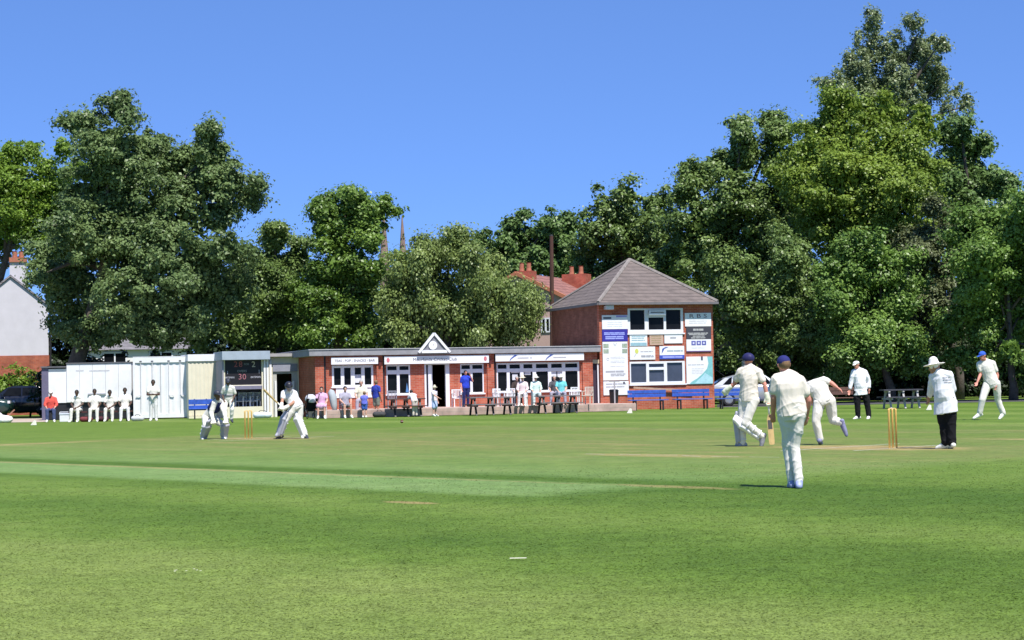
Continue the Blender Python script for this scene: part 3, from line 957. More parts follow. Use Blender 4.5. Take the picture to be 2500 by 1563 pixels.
# beige container side to the left
bx0 = S.hit(460, 940, 2.0)[0]
con = MB()
n = 34
pts = []
for i in range(n + 1):
    x = bx0 + (x0 + .3 - bx0) * i / n
    pts.append((x, 2.0 + (.016 if (i // 2) % 2 else 0)))
zc = S.hit(490, 882, 2.0)[1]
vs = [(x, y, .12) for x, y in pts] + [(x, y, zc) for x, y in pts]
con.add(vs, [(i, i + 1, i + n + 2, i + n + 1) for i in range(n)])
bc = root_of(S, 'beige_container', 'beige corrugated container wall left of the scoreboard', 'container', (bx0 + x0) / 2, 2.0)
for o in (con.build('corrugated_wall', CREAM, bc), MB().box(bx0, x0 + .3, 2.03, 4.4, .1, zc - .02).build('body', CREAM, bc),
          MB().box(bx0 - .02, x0 + .31, 1.95, 4.45, zc + .002, zc + .30).build('top_rail', WHITE, bc), MB().box(bx0, x0 + .3, 1.95, 4.4, 0, .099).build('base_rail', CREAM, bc)):
    o.location = (-(bx0 + x0) / 2, -2.0, 0)
# shed with the open doorway, right of the hut
y0 = .55
hx0, hx1 = x1 + .04, S.hit(738, 940, y0)[0]
shed = root_of(S, 'cream_shed', 'cream framed shed with open dark doorway between scoreboard and pavilion', 'shed', hx0, y0)
def ss(px, py): return S.hit(px, py, y0)
ox = -hx0
def sb(a, c, d, e, z0, z1): return MB().box(a + ox, c + ox, d, e, z0, z1)
zt2 = ss(690, 871)[1]
dx0, dx1 = ss(666, 950)[0], ss(727, 950)[0]
zd = ss(700, 889)[1]
MB().grid_wall(hx0 + ox, hx1 + ox, 0, zt2, 0, .1, [(dx0 + ox, dx1 + ox, -1, zd)]).build('front_wall', CREAM, shed)
sb(hx0, hx0 + .1, .101, 2.5, 0, zt2).build('side_wall', PURP_SHADE, shed)
sb(hx1 - .1, hx1, .101, 2.5, 0, zt2).build('side_wall', PURP_SHADE, shed)
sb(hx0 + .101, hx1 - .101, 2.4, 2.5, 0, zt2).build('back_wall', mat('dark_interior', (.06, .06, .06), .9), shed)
sb(hx0 - .05, hx1 + .05, -.25, 2.6, zt2 + .002, zt2 + .14).build('roof', mat('taupe_fascia', (.36, .34, .33), .7), shed)
sb(dx0 + .01, dx1 - .01, -.05, .095, zd - .32, zd - .005).build('shutter_box', mat('grey_shutter', (.27, .28, .34), .6), shed)
MB().grid_wall(dx0 + .01 + ox, dx1 - .01 + ox, .01, zd - .325, .02, .08, [(ss(676, 950)[0] + ox, ss(713, 950)[0] + ox, -1, zd - .42)]).build('door_frame', mat('grey_door_frame', (.45, .45, .42), .6), shed)
for px in (661, 673, 716):
    a = ss(px, 950)[0]
    sb(a - .05, a + .04, -.06, -.002, 0, ss(px, 930 if px > 665 else 880)[1]).build('post', WHITE, shed)

# ---------------------------------------------------------------- white container and low white cabin
cp = P(392, 1022, 82.0)
Cn = Frame((cp.x, cp.y), R(6))
c0, c1 = Cn.hit(325, 940)[0], Cn.hit(459, 940)[0]
zc = Cn.hit(392, 873)[1]
WC = mat('white_container_paint', (.78, .78, .79), .5, .10, 1.1, bump=.1, bscale=2.5)
con = root_of(Cn, 'shipping_container', 'white shipping container with double doors closed, end on', 'container', (c0 + c1) / 2)
cx = (c1 - c0) / 2
MB().box(-cx, cx, .12, 6.0, .05, zc).build('body', WC, con)
MB().grid_wall(-cx, cx, .05, zc, 0, .119, [(-cx + .09, cx - .09, .2, zc - .22)]).build('end_frame', WC, con)
for sgn in (-1, 1):
    pts, nn = [], 16
    for i in range(nn + 1):
        x = (cx - .095) * i / nn if sgn > 0 else -(cx - .095) + (cx - .095) * i / nn
        pts.append((x + .008 * sgn, .05 + (.016 if (i // 2) % 2 else 0)))
    vs = [(x, y, .205) for x, y in pts] + [(x, y, zc - .225) for x, y in pts]
    dr = MB().add(vs, [(i, i + 1, i + nn + 2, i + nn + 1) for i in range(nn)]).build('door', WC, con)
    for k in (.3, .72):
        x = sgn * cx * k
        MB().tube([(x, .03, .15), (x, .03, zc - .15)], .02, 6).build('locking_bar', mat('galvanised_bar', (.62, .62, .64), .4), dr)
        MB().bar((x, .0, 1.05), (x + .22 * sgn, .0, 1.0), .035).build('door_handle', mat('galvanised_bar', (.6, .6, .6)), dr)
        MB().box(x - .05, x + .05, -.008, .002, zc - .19, zc - .13).build('keeper_plate', mat('dark_grey_fitting', (.12, .12, .13), .6), dr)
MB().box(-cx, cx, .0, .118, zc + .001, zc + .05).build('top_rail', mat('pale_grey_rail', (.62, .62, .64), .6), con)  # rail a little greyer than the container paint

wp = P(240, 1000, 84.0)
Wf = Frame((wp.x, wp.y), R(4))
a0, a1, am = Wf.hit(118, 940)[0], Wf.hit(321, 940)[0], Wf.hit(163, 940)[0]
zl, zh, zb_ = Wf.hit(140, 901)[1], Wf.hit(240, 888)[1], Wf.hit(240, 982)[1]
cab = root_of(Wf, 'site_cabin', 'long low white panelled cabin raised off the ground behind seated players', 'cabin')
pm = MB()
xs = [am + (a1 - am) * k / 5 for k in range(6)]
for k in range(5): pm.box(xs[k] + .006, xs[k + 1] - .006, -.03, -.001, zb_ + .02, zh - .02)
pan = pm.build('wall_panel', WC, cab)
MB().box(am, a1, 0, 2.4, zb_, zh).build('body', WC, cab)
MB().box(a0, am - .004, .05, 2.3, zb_, zl).build('low_body', WC, cab)
MB().box(a0 - .30, a0 - .004, .03, 2.4, .0, zl + .05).build('end_wall', mat('slate_purple_wall', (.13, .12, .19), .7), cab)
MB().box(a0 - .32, am - .005, -.05, 2.4, zl + .055, zl + .12).build('roof_edge', mat('dark_grey_fitting', (.12, .12, .13)), cab)
MB().box(am - .02, a1 + .02, -.06, 2.45, zh + .001, zh + .06).build('roof_edge', mat('dark_grey_fitting', (.12, .12, .13)), cab)
MB().box(a0, a1, .1, 2.3, .02, zb_ - .01).build('underside_shade', DARK, cab)  # black block for the shade in the gap under the cabin
for px, wd in ((195, .35), (243, .9)):
    x, zz = Wf.hit(px, 905)
    MB().box(x - wd / 2, x + wd / 2, -.034, -.0305, zz - .04, zz + .03).build('faint_lettering', mat('pale_print', (.5, .5, .5)), cab)
x, zz = Wf.hit(240, 962)
MB().bar((x - .45, -.08, zz), (x + .35, -.08, zz), .05).build('grab_rail', GREYINK, cab)

# ---------------------------------------------------------------- houses and spires behind
RENDER = mat('pale_grey_render', (.56, .54, .58), .9, .06, 1.5)
SLATE = rows_mat('grey_slates', (.16, .15, .165), (.22, .21, .22), .20)
def gable_house(fr, name, label, wd, dp, ze, zr, wall, brick_h, roof_m, ridge='y', lower=None, ov=.25):
    """gable end faces the front when ridge == 'y'"""
    rt = root_of(fr, name, label, 'house')
    if ridge == 'y':
        MB().prism([(0, brick_h), (wd, brick_h), (wd, ze), (wd / 2, zr), (0, ze)], 0, dp).build('wall', wall, rt)
        sl = [((-ov, ze - ov * (zr - ze) / (wd / 2)), (wd / 2, zr)), ((wd + ov, ze - ov * (zr - ze) / (wd / 2)), (wd / 2, zr))]
        m = MB()
        for (xa, za), (xb, zb) in sl:
            m.add([(xa, -.1, za + .03), (xb, -.1, zb + .03), (xb, dp + .1, zb + .03), (xa, dp + .1, za + .03), (xa, -.1, za + .15), (xb, -.1, zb + .15), (xb, dp + .1, zb + .15), (xa, dp + .1, za + .15)],
                  [(0, 1, 2, 3), (7, 6, 5, 4), (0, 4, 5, 1), (1, 5, 6, 2), (2, 6, 7, 3), (3, 7, 4, 0)])
        r = m.build('roof', roof_m, rt)
    else:
        MB().box(0, wd, 0, dp, brick_h, ze).build('wall', wall, rt)
        r = MB().add([(-ov, -ov, ze), (wd + ov, -ov, ze), (wd + ov, dp + ov, ze), (-ov, dp + ov, ze), (-ov, dp / 2, zr), (wd + ov, dp / 2, zr)],
                     [(0, 1, 5, 4), (3, 4, 5, 2), (0, 4, 3), (1, 2, 5), (0, 3, 2, 1)]).build('roof', roof_m, rt)
    if brick_h > 0:
        MB().box(-.03, wd + .03, -.03, dp + .03, 0, brick_h - .002).build('brick_base', BRICKD, rt)
    return rt, r
def chimney(r, x, y, z0, z1, wd, dp, m, pots=2):
    c = MB().box(x - wd / 2, x + wd / 2, y - dp / 2, y + dp / 2, z0, z1).build('chimney', m, r)
    POT = mat('terracotta', (.38, .14, .085), .8, .2, 6)
    for k in range(pots):
        q = x + wd * ((k + .5) / pots - .5) * .8
        MB().tube([(q, y, z1 - .02), (q, y, z1 + .15), (q, y, z1 + .45), (q, y, z1 + .50)], [.17, .14, .13, .16], 10).build('chimney_pot', POT, c)
    return c
hp_ = P(40, 900, 104)
Hf = Frame((hp_.x, hp_.y), R(14))
xl, xr = Hf.hit(-65, 800)[0], Hf.hit(118, 800)[0]
Hf = Frame(Hf.world(xl, 0), R(14))
W = xr - xl
ze, zr, zbk = Hf.hit(118, 748)[1], Hf.hit(44, 677)[1], Hf.hit(60, 868)[1]
hr_, rr = gable_house(Hf, 'white_house', 'white rendered house with brick lower storey and tall gable chimney', W, 9, ze, zr, RENDER, zbk, SLATE)
x, z1 = Hf.hit(44, 634)
chimney(rr, x, .52, zr - 1.2, z1, .92, .9, RENDER, 2)
MB().box(x - .48, x + .48, -.03, .93, z1 - .14, z1 + .12).build('chimney_band', mat('terracotta', (.4, .15, .1)), rr)
MB().tube([(W + .1, 1.0, .1), (W + .1, 1.0, ze)], .06).build('downpipe', DARK, hr_)
hp_ = P(205, 900, 107)
H2 = Frame((hp_.x, hp_.y), R(10))
w2r = H2.hit(455, 850)[0]
h2, r2 = gable_house(H2, 'white_house', 'white walled house mostly hidden behind the big dark tree', w2r, 7, 3.6, 5.4, mat('bright_white_render', (.78, .77, .76), .85, .06, 1.5), 0, SLATE, 'x')
for k in (.3, .75):
    wn = MB().box(w2r * k - .6, w2r * k + .6, -.03, -.001, 2.3, 3.4).build('window', GLASS, h2)
    MB().grid_wall(w2r * k - .68, w2r * k + .68, 2.22, 3.48, -.06, -.031, [(w2r * k - .6, w2r * k - .04, 2.3, 3.4), (w2r * k + .04, w2r * k + .6, 2.3, 3.4)]).build('window_frame', UPVC, wn)
# house with the red roof behind the tower
hp_ = P(1262, 845, 106)
H3 = Frame((hp_.x, hp_.y), R(-22))
PINK = mat('pinkish_render', (.50, .34, .30), .9, .06, 1.5)
REDT = rows_mat('red_roof_tiles', (.22, .095, .08), (.30, .145, .125), .22)
apx = H3.hit(1262, 672)
wd = 7.0
z_e = H3.hit(1312, 745)[1]
H3 = Frame(H3.world(apx[0] - wd / 2, 0), R(-22))
h3, r3 = gable_house(H3, 'red_roofed_house', 'pinkish house with red tiled roof and brick chimneys behind the tower', wd, 9.5, z_e, apx[1], PINK, 0, REDT, 'y')
MB().bar((wd / 2, -.12, apx[1] + .10), (wd + .2, -.12, z_e + .02), .22, .2).bar((wd / 2, -.12, apx[1] + .10), (-.2, -.12, z_e + .02), .22, .2).build('verge', mat('orange_verge_tile', (.40, .15, .08), .8), r3)
CHB = brick_mat('chimney_red_brick', (.36, .085, .055), (.42, .12, .075), (.34, .18, .14))
chimney(r3, wd / 2 + .2, .8, apx[1] - .6, apx[1] + .25, 1.1, .7, CHB, 2)
chimney(r3, wd / 2 + 1.2, 6.6, apx[1] - 2.2, apx[1] + .3, 1.5, 1.0, CHB, 2)
wn = MB().box(wd + .001, wd + .03, 2.6, 3.7, z_e - 2.4, z_e - .9).build('window', GLASS, h3)
MB().box(wd + .031, wd + .06, 2.5, 2.75, z_e - 2.5, z_e - .8).box(wd + .031, wd + .06, 3.1, 3.25, z_e - 2.5, z_e - .8).box(wd + .031, wd + .06, 3.6, 3.85, z_e - 2.5, z_e - .8).build('window_frame', UPVC, wn)
ha, hc, hz0, hz1 = H3.rect(zoomer(0, 0, 1), 1322, 776, 1344, 812)
wn = MB().box(ha + .06, hc - .06, -.03, -.001, hz0 + .06, hz1 - .06).build('window', GLASS, h3)
MB().grid_wall(ha, hc, hz0, hz1, -.06, -.031, [(ha + .07, (ha + hc) / 2 - .05, hz0 + .08, hz1 - .08), ((ha + hc) / 2 + .05, hc - .07, hz0 + .08, hz1 - .08)]).build('window_frame', UPVC, wn)
# telegraph pole
a, c = P(1348, 900, 97), P(1346, 576, 97)
pole = empty('telegraph_pole', (a.x, 97, 0), 0, 'tall dark brown timber pole rising left of the tower roof', 'pole')
MB().tube([(0, 0, 0), (c.x - a.x, 0, c.z)], [.13, .10], 8).build('shaft', mat('creosoted_wood', (.085, .04, .03), .9), pole)
MB().tube([(c.x - a.x, 0, c.z), (c.x - a.x, 0, c.z + .06)], [.11, .05], 8).build('cap', DARK, pole)
# church spires far off
ST = mat('sandstone_spire', (.24, .16, .14), .9, .2, .5)
for px, top, base, hw, lab in ((983, 528, 600, 8.5, 'slender dark church spire standing clear above the trees'), (938, 512, 605, 11, 'second church spire half hidden behind the upright tree')):
    d = 420
    tpt, bpt = P(px, top, d), P(px, base, d)
    sp_ = empty('church_spire', (bpt.x, d, 0), 0, lab, 'spire')
    hw = hw * d / FPX
    MB().tube([(0, 0, bpt.z - 2), (0, 0, tpt.z)], [hw, .12], 8).build('spire', ST, sp_)
    MB().box(-hw * 1.05, hw * 1.05, -hw, hw, 0, bpt.z - 2.01).build('tower', ST, sp_)
    MB().bar((0, 0, tpt.z - .3), (0, 0, tpt.z + .9), .10).bar((-.25, 0, tpt.z + .55), (.25, 0, tpt.z + .55), .09).build('cross', DARK, sp_)
    for k in (.3, .55):
        zz = bpt.z - 2 + (tpt.z - bpt.z) * k
        MB().prism([(-.4, zz), (.4, zz), (0, zz + 2)], -hw * (1 - k) - .3, 0).build('lucarne', ST, sp_)
# ------------------------------------------------------------------ people
class Sh:
    """closed rounded solids that a voxel remesh fuses into one skin"""
    def __init__(s): s.v, s.f = [], []
    def add(s, vs, fs):
        k = len(s.v)
        s.v += [tuple(q) for q in vs]
        s.f += [tuple(i + k for i in f) for f in fs]
    def rings(s, rings):
        """rings: lists of points; capped"""
        n = len(rings[0])
        vs = [q for r in rings for q in r]
        fs = []
        for i in range(len(rings) - 1):
            for k in range(n):
                fs.append((i*n+k, i*n+(k+1)%n, (i+1)*n+(k+1)%n, (i+1)*n+k))
        fs.append(tuple(range(n))[::-1])
        fs.append(tuple((len(rings)-1)*n + k for k in range(n)))
        s.add(vs, fs)
    def cone(s, a, b, ra, rb, seg=12, fl=1.0, fx=None):
        """tapered limb with round ends; fl flattens it across fx"""
        a, b = Vector(a), Vector(b)
        d = b - a
        if d.length < 1e-5: d = Vector((0, 0, 1e-4))
        d.normalize()
        x = fx if fx is not None else (Vector((0, 1, 0)) if abs(d.y) < .9 else Vector((1, 0, 0)))
        x = (x - d * x.dot(d)).normalized()
        y = d.cross(x)
        R_ = []
        for t in (-1.0, -.85, -.5, 0):
            R_.append((a + d * ra * t, ra * math.sqrt(max(.0004, 1 - t*t))))
        for t in (0, .5, .85, 1.0):
            R_.append((b + d * rb * t, rb * math.sqrt(max(.0004, 1 - t*t))))
        s.rings([[c + x * (math.cos(2*math.pi*k/seg) * r * fl) + y * (math.sin(2*math.pi*k/seg) * r) for k in range(seg)] for c, r in R_])
    def chain(s, pts, rads, **k):
        for i in range(len(pts) - 1): s.cone(pts[i], pts[i+1], rads[i], rads[i+1], **k)
    def ell(s, c, ax, rd, seg=16, st=9):
        c = Vector(c)
        s.rings([[c + ax[2] * (rd[2] * math.cos(t)) + (ax[0] * (rd[0] * math.cos(2*math.pi*k/seg)) + ax[1] * (rd[1] * math.sin(2*math.pi*k/seg))) * math.sin(t) for k in range(seg)]
                 for t in [math.pi * (i + .12) / (st + .24) for i in range(st + 1)]])

def wrinkle(co, nr, amp, seed, lean=.35):
    """long creases: sharp ridges that run mostly down the cloth, broken up along their length"""
    r = np.random.default_rng(seed)
    f = np.zeros(len(co))
    for i in range(10):
        k = r.normal(size=3)
        k[2] *= lean if i % 3 else 1.1
        k = k / np.linalg.norm(k) * (2 * math.pi / r.uniform(.09, .30))
        ph = co @ k + r.uniform(0, 6.28) + 1.5 * np.sin(co @ (r.normal(size=3) * 6) + r.uniform(0, 6))
        gate = .5 + .5 * np.sin(co @ (r.normal(size=3) * 7) + r.uniform(0, 6))
        f += ((1 - np.abs(np.sin(ph / 2))) ** 2.2 - .28) * gate
    return co + nr * (f / 2.2 * amp)[:, None]

def fuse(name, sh, vox, m, parent, smooth=3, wr=0.0, ground=True, seed=0, cut=None):
    me = bpy.data.meshes.new(name)
    me.from_pydata(sh.v, [], sh.f)
    me.update()
    o = bpy.data.objects.new('tmp', me)
    col.objects.link(o)
    md = o.modifiers.new('r', 'REMESH')
    md.mode = 'VOXEL'
    md.voxel_size = vox
    if smooth:
        sm = o.modifiers.new('s', 'SMOOTH')
        sm.factor = .5
        sm.iterations = smooth
    dg = bpy.context.evaluated_depsgraph_get()
    out = bpy.data.meshes.new_from_object(o.evaluated_get(dg))
    bpy.data.objects.remove(o)
    bpy.data.meshes.remove(me)
    out.name = name
    n = len(out.vertices)
    co = np.empty(n * 3, 'f'); out.vertices.foreach_get('co', co); co = co.reshape(-1, 3)
    if wr:
        nr = np.empty(n * 3, 'f'); out.vertices.foreach_get('normal', nr)
        co = wrinkle(co, nr.reshape(-1, 3), wr, seed)
    if ground: co[:, 2] = np.maximum(co[:, 2], 0.004)
    out.vertices.foreach_set('co', np.ascontiguousarray(co, 'f').ravel())
    out.update()
    out.materials.clear()
    return link_mesh(name, out, m, parent, True)

SKIN_L = mat('fair_skin', (.60, .34, .25), .55, .10, 9, spec=.35)
SKIN_R = mat('sunburnt_skin', (.62, .26, .19), .55, .12, 9, spec=.35)
SKIN_T = mat('tanned_skin', (.40, .20, .125), .55, .12, 9, spec=.35)
SKIN_D = mat('brown_skin', (.085, .045, .030), .5, .15, 9, spec=.4)
EYE = mat('eye_dark', (.02, .015, .012), .3)
LIP = mat('lip', (.30, .10, .08), .5)
def cloth(name, c, bump=.16, rough=.85): return mat(name, c, rough, .04, 5, bump=bump, bscale=13, spec=.15)
CRM = cloth('cream_cricket_cloth', (.73, .665, .575))
CRM2 = cloth('white_cricket_cloth', (.73, .70, .635))
GRY = cloth('shaded_white_cloth', (.70, .69, .68))
COAT = cloth('white_coat_cloth', (.76, .76, .79))
BLK = cloth('black_trouser_cloth', (.012, .012, .015))
NAVY = cloth('navy_cloth', (.022, .028, .11))
ROYAL = cloth('royal_blue_cloth', (.035, .055, .33))
CAPB = cloth('blue_cap_cloth', (.026, .030, .14))
CAPN = cloth('dark_blue_helmet', (.030, .029, .10), .05, .4)
CAPR = cloth('bright_blue_cap', (.04, .11, .50))
HATW = cloth('white_hat_felt', (.80, .77, .74))
SHOE = mat('white_shoe_leather', (.74, .73, .68), .5, .08, 9)
SHOEB = mat('blue_white_shoe', (.30, .34, .55), .5, .4, 16)
SHOED = mat('dark_shoe', (.035, .04, .06), .5)
SOLE = mat('purple_grey_sole', (.22, .22, .36), .7, .3, 14)
PAD = mat('white_batting_pad', (.80, .80, .80), .55, .05, 5)
PAD_SHADE = mat('shaded_grey_pad', (.40, .40, .46), .6, .08, 5)  # grey holds the shade on the batters' darker leg; keeper's pads share it
HAIR_D = mat('dark_hair', (.02, .015, .012), .6, .3, 20)
HAIR_G = mat('grey_hair', (.36, .34, .32), .7, .3, 20)
HAIR_B = mat('light_brown_hair', (.20, .12, .06), .7, .3, 20)

def vec2(f):
    f = Vector((f[0], f[1], 0))
    return f.normalized()

def person(label, J, fwd, base, shirt=CRM, trousers=CRM2, skin=SKIN_L, shoes=SHOE, hat=None, hatm=None, hair=HAIR_D, sleeve=.75, legs='long',
           hfwd=None, vox=.011, k=1.0, group=None, coat=0.0, hl=None, hr=None, belly=1.0, baggy=1.0, gloves=None, pads=None, belt=None, vest=None, wr=.011, grip=None, hood=False):
    """J: world joints (H head centre, N neck base, S shoulder, E elbow, W wrist, P hip, K knee, A ankle, T toe with L/R for the two sides of the picture)"""
    base = Vector(base)
    root = empty('person', base, 0, label, 'person', group)
    J = {a: Vector(b) - base for a, b in J.items()}
    fwd = vec2(fwd)
    hfwd = vec2(hfwd) if hfwd is not None else fwd
    seed = int(abs(base.x * 97 + base.y * 13)) + 3
    up = Vector((0, 0, 1))
    N, H = J['N'], J['H']
    sm = (J['SL'] + J['SR']) / 2
    hm = (J['PL'] + J['PR']) / 2
    sv = (J['SR'] - J['SL']).normalized()
    hv = (J['PR'] - J['PL']).normalized()
    def ringset(infl, t0, t1, wide=1.0):
        out = []
        tab = [(-.20, .135, .10), (-.06, .160, .118), (.10, .168, .118), (.30, .158, .112 * belly), (.52, .150, .108 * belly), (.75, .168, .115), (.92, .165, .105), (1.02, .13, .085), (1.12, .075, .068)]
        for t, w_, d_ in tab:
            if t < t0 or t > t1: continue
            c = hm.lerp(sm, t)
            if t > 1.0: c = sm.lerp(N, (t - 1.0) / .12 * .8)
            x = hv.lerp(sv, min(1, max(0, t))).normalized()
            ax = (sm - hm).normalized()
            x = (x - ax * x.dot(ax)).normalized()
            y = ax.cross(x)
            ww, dd = (w_ * k * wide + infl), (d_ * k + infl)
            out.append([c + x * (math.cos(a) * ww) + y * (math.sin(a) * dd) for a in [2 * math.pi * q / 18 for q in range(18)]])
        return out
    # --- body: one skin
    b = Sh()
    b.rings(ringset(-.018, -.1, 1.13))
    lk = .80 if legs == 'long' else 1.0
    for s in 'LR':
        S, E, W, Pp, K, A, T = (J[a + s] for a in 'SEWPKAT')
        b.cone(sm.lerp(N, .75), S, .055 * k, .052 * k)
        b.chain([S, S.lerp(E, .5), E], [.052 * k, .050 * k, .041 * k])
        b.chain([E, E.lerp(W, .35), W], [.042 * k, .041 * k, .027 * k])
        b.chain([Pp, Pp.lerp(K, .5), K], [.088 * k * lk, .080 * k * lk, .057 * k * lk])
        cf = K.lerp(A, .32) - fwd * .012 * k
        b.chain([K, cf, A], [.056 * k * lk, .056 * k * lk, .036 * k])
        ft = (T - A); ft.z = 0
        b.cone(A + (T - A) * .05 + Vector((0, 0, -.02 * k)), A + (T - A) * .6 + Vector((0, 0, -.03 * k)), .030 * k, .022 * k)
        # hand: palm, four fingers of different lengths, thumb off the side
        ha = (W - E).normalized()
        cu = J.get('C' + s)                       # curl direction
        cu = (cu - J['W' + s]) if cu is not None else (hm - W) * .6 + fwd * .4
        cu = (cu - ha * cu.dot(ha)).normalized()
        sd = ha.cross(cu).normalized()
        if sd.dot(fwd) < 0: sd = -sd              # thumb side looks forward
        pc = W + ha * .05 * k
        b.cone(W, W + ha * .085 * k, .028 * k, .036 * k, fl=.48, fx=cu)
        cl = .9 if (grip and s in grip) else .35
        for i, fl_ in enumerate((.072, .080, .074, .058)):
            o_ = W + ha * .088 * k + sd * (.028 - .0187 * i) * k
            d1 = (ha * (1 - cl * .5) + cu * cl * .6).normalized()
            d2 = (ha * (1 - cl) + cu * cl * 1.1).normalized()
            m1 = o_ + d1 * fl_ * .5 * k
            b.chain([o_ - ha * .02 * k, m1, m1 + d2 * fl_ * .5 * k], [.0105 * k, .0098 * k, .0085 * k], seg=8)
        th = W + ha * .03 * k + sd * .026 * k
        t1 = th + (sd * .7 + ha * .6 + cu * .25).normalized() * .034 * k
        b.chain([th, t1, t1 + (ha * .85 + cu * .5 + sd * .1).normalized() * .032 * k], [.0125 * k, .0115 * k, .0095 * k], seg=8)
    hx = hfwd.cross(up).normalized()
    hu = (H - N).normalized().lerp(up, .75).normalized()
    hy = (hfwd - hu * hfwd.dot(hu)).normalized()
    hx = hy.cross(hu).normalized()
    AX = (hx, hy, hu)
    kh = k * .98
    b.cone(N, H - hu * .05 * kh, .058 * k, .052 * k)
    b.ell(H + hu * .018 * kh, AX, (.076 * kh, .096 * kh, .100 * kh))
    b.ell(H - hu * .045 * kh + hy * .022 * kh, AX, (.058 * kh, .070 * kh, .078 * kh))
    b.cone(H + hy * .088 * kh + hu * .012 * kh, H + hy * .104 * kh - hu * .022 * kh, .010 * kh, .016 * kh, seg=8)      # nose
    b.cone(H + hy * .070 * kh - hu * .085 * kh, H + hy * .078 * kh - hu * .09 * kh, .024 * kh, .02 * kh, seg=8)         # chin
    for q in (-1, 1):
        b.cone(H + hx * .078 * kh * q - hu * .018 * kh, H + hx * .082 * kh * q + hu * .016 * kh - hy * .008 * kh, .012 * kh, .015 * kh, seg=8)
        b.cone(H + hy * .086 * kh + hx * .018 * kh * q + hu * .028 * kh, H + hy * .074 * kh + hx * .048 * kh * q + hu * .03 * kh, .010 * kh, .009 * kh, seg=8)
    body = fuse('body', b, vox, skin, root, 2)
    me = body.data
    me.materials.append(EYE); me.materials.append(LIP)
    e1, e2 = [H + hy * .084 * kh + hx * .031 * kh * q + hu * .010 * kh for q in (-1, 1)]
    mo = H + hy * .088 * kh - hu * .055 * kh
    for p in me.polygons:
        c = p.center
        if (c - e1).length < .0125 * kh or (c - e2).length < .0125 * kh: p.material_index = 1
        else:
            dlt = c - mo
            if abs(dlt.dot(hu)) < .008 * kh and abs(dlt.dot(hx)) < .024 * kh and abs(dlt.dot(hy)) < .03: p.material_index = 2
    # --- shirt or coat
    s_ = Sh()
    nm = 'coat' if coat else 'shirt'
    s_.rings(ringset(.022, -.07 if not coat else .05, 1.13, 1.03))
    for s in 'LR':
        S, E, W = J['S' + s], J['E' + s], J['W' + s]
        s_.cone(sm.lerp(N, .85), S, .080 * k, .078 * k)
        if sleeve <= 1:
            q = S.lerp(E, sleeve)
            s_.chain([S, S.lerp(E, sleeve * .5), q], [.078 * k, .074 * k, .072 * k])
        else:
            q = E.lerp(W, sleeve - 1)
            s_.chain([S, E, q], [.078 * k, .066 * k, .056 * k])
    s_.cone(N - (H - N) * .12, N + (H - N) * .16, .076 * k, .064 * k)
    if coat:
        rr = ringset(.024, .05, .35)
        low = []
        for i, (dz_, g) in enumerate(((-.02, .012), (.5, .022), (1.0, .03))):
            low.append([hm + (q - hm) * 1.0 + ((q - hm) * (g / .17)) + Vector((0, 0, -(coat + .07) * dz_)) for q in rr[0]])
        s_.rings(low[::-1] + rr)
    shirt_o = fuse(nm, s_, vox, shirt, root, 3, wr, seed=seed)
    if belt is not None:
        bb = Sh()
        rr = ringset(.034, .25, .55, 1.02)
        bb.rings([[q.lerp(w_, .25) for q, w_ in zip(rr[0], rr[1])], rr[1]])
        fuse('waistband', bb, vox, belt, root, 2)
    if vest is not None:
        bb = Sh()
        bb.rings(ringset(.036, .5, 1.13, 1.03))
        fuse('vest', bb, vox, vest, root, 2)
    # --- trousers
    t_ = Sh()
    if legs:
        t_.rings(ringset(.014, -.3, .32))
        for s in 'LR':
            Pp, K, A = J['P' + s], J['K' + s], J['A' + s]
            if legs == 'long':
                t_.chain([Pp, Pp.lerp(K, .5), K, K.lerp(A, .5), A + (K - A) * .02], [.112 * k, .098 * k * baggy, .080 * k * baggy, .074 * k * baggy, .068 * k * baggy])
            else:
                q = Pp.lerp(K, .75 if legs == 'short' else .9)
                t_.chain([Pp, q], [.112 * k, .100 * k * (1.2 if legs == 'skirt' else 1)])
        if legs == 'skirt':
            q = (J['PL'].lerp(J['KL'], .75) + J['PR'].lerp(J['KR'], .75)) / 2
            t_.cone(hm, q, .14 * k, .17 * k)
        fuse('skirt' if legs == 'skirt' else ('shorts' if legs == 'short' else 'trousers'), t_, vox, trousers, root, 3, wr, seed=seed + 1)
    # --- shoes
    for s in 'LR':
        A, T = J['A' + s], J['T' + s]
        d = T - A
        n_ = Vector((d.x, d.y, min(d.z, 0))) if abs(d.z) < .12 else d
        sh = Sh()
        dn = Vector((0, 0, -1)) if abs(d.z) < .12 else ((A - J['K' + s]).normalized() * .6 + d.normalized() * .2).normalized()
        heel = A - d.normalized() * .055 * k + dn * .045 * k
        ball = A + d * .62 + dn * .040 * k
        toe = A + d * .98 + dn * .045 * k
        sh.cone(A - dn * .015, heel, .054 * k, .046 * k)
        sh.cone(A + dn * .0, ball, .053 * k, .047 * k)
        sh.cone(heel, ball, .041 * k, .046 * k)
        sh.cone(ball, toe, .045 * k, .034 * k)
        fuse('shoe', sh, vox, shoes, root, 2)
    # --- head wear
    HD = Sh()
    top = H + hu * .025 * kh
    if hat == 'cap':
        HD.ell(top + hu * .018 * kh, AX, (.088 * kh, .108 * kh, .092 * kh))
        ob = fuse('cap', HD, vox * .8, hatm, root, 2, ground=False)
        cut_below(ob, H + hu * .028 * kh, hu)
        br = Sh()
        br.cone(H + hy * .08 * kh + hu * .036 * kh, H + hy * .155 * kh + hu * .022 * kh, .066 * kh, .052 * kh, fl=.12, fx=hu)
        fuse('peak', br, vox * .6, hatm, ob, 1, ground=False)
    elif hat == 'flat':
        HD.ell(top + hu * .035 * kh, AX, (.092 * kh, .118 * kh, .060 * kh))
        ob = fuse('flat_cap', HD, vox * .8, hatm, root, 2, ground=False)
        br = Sh()
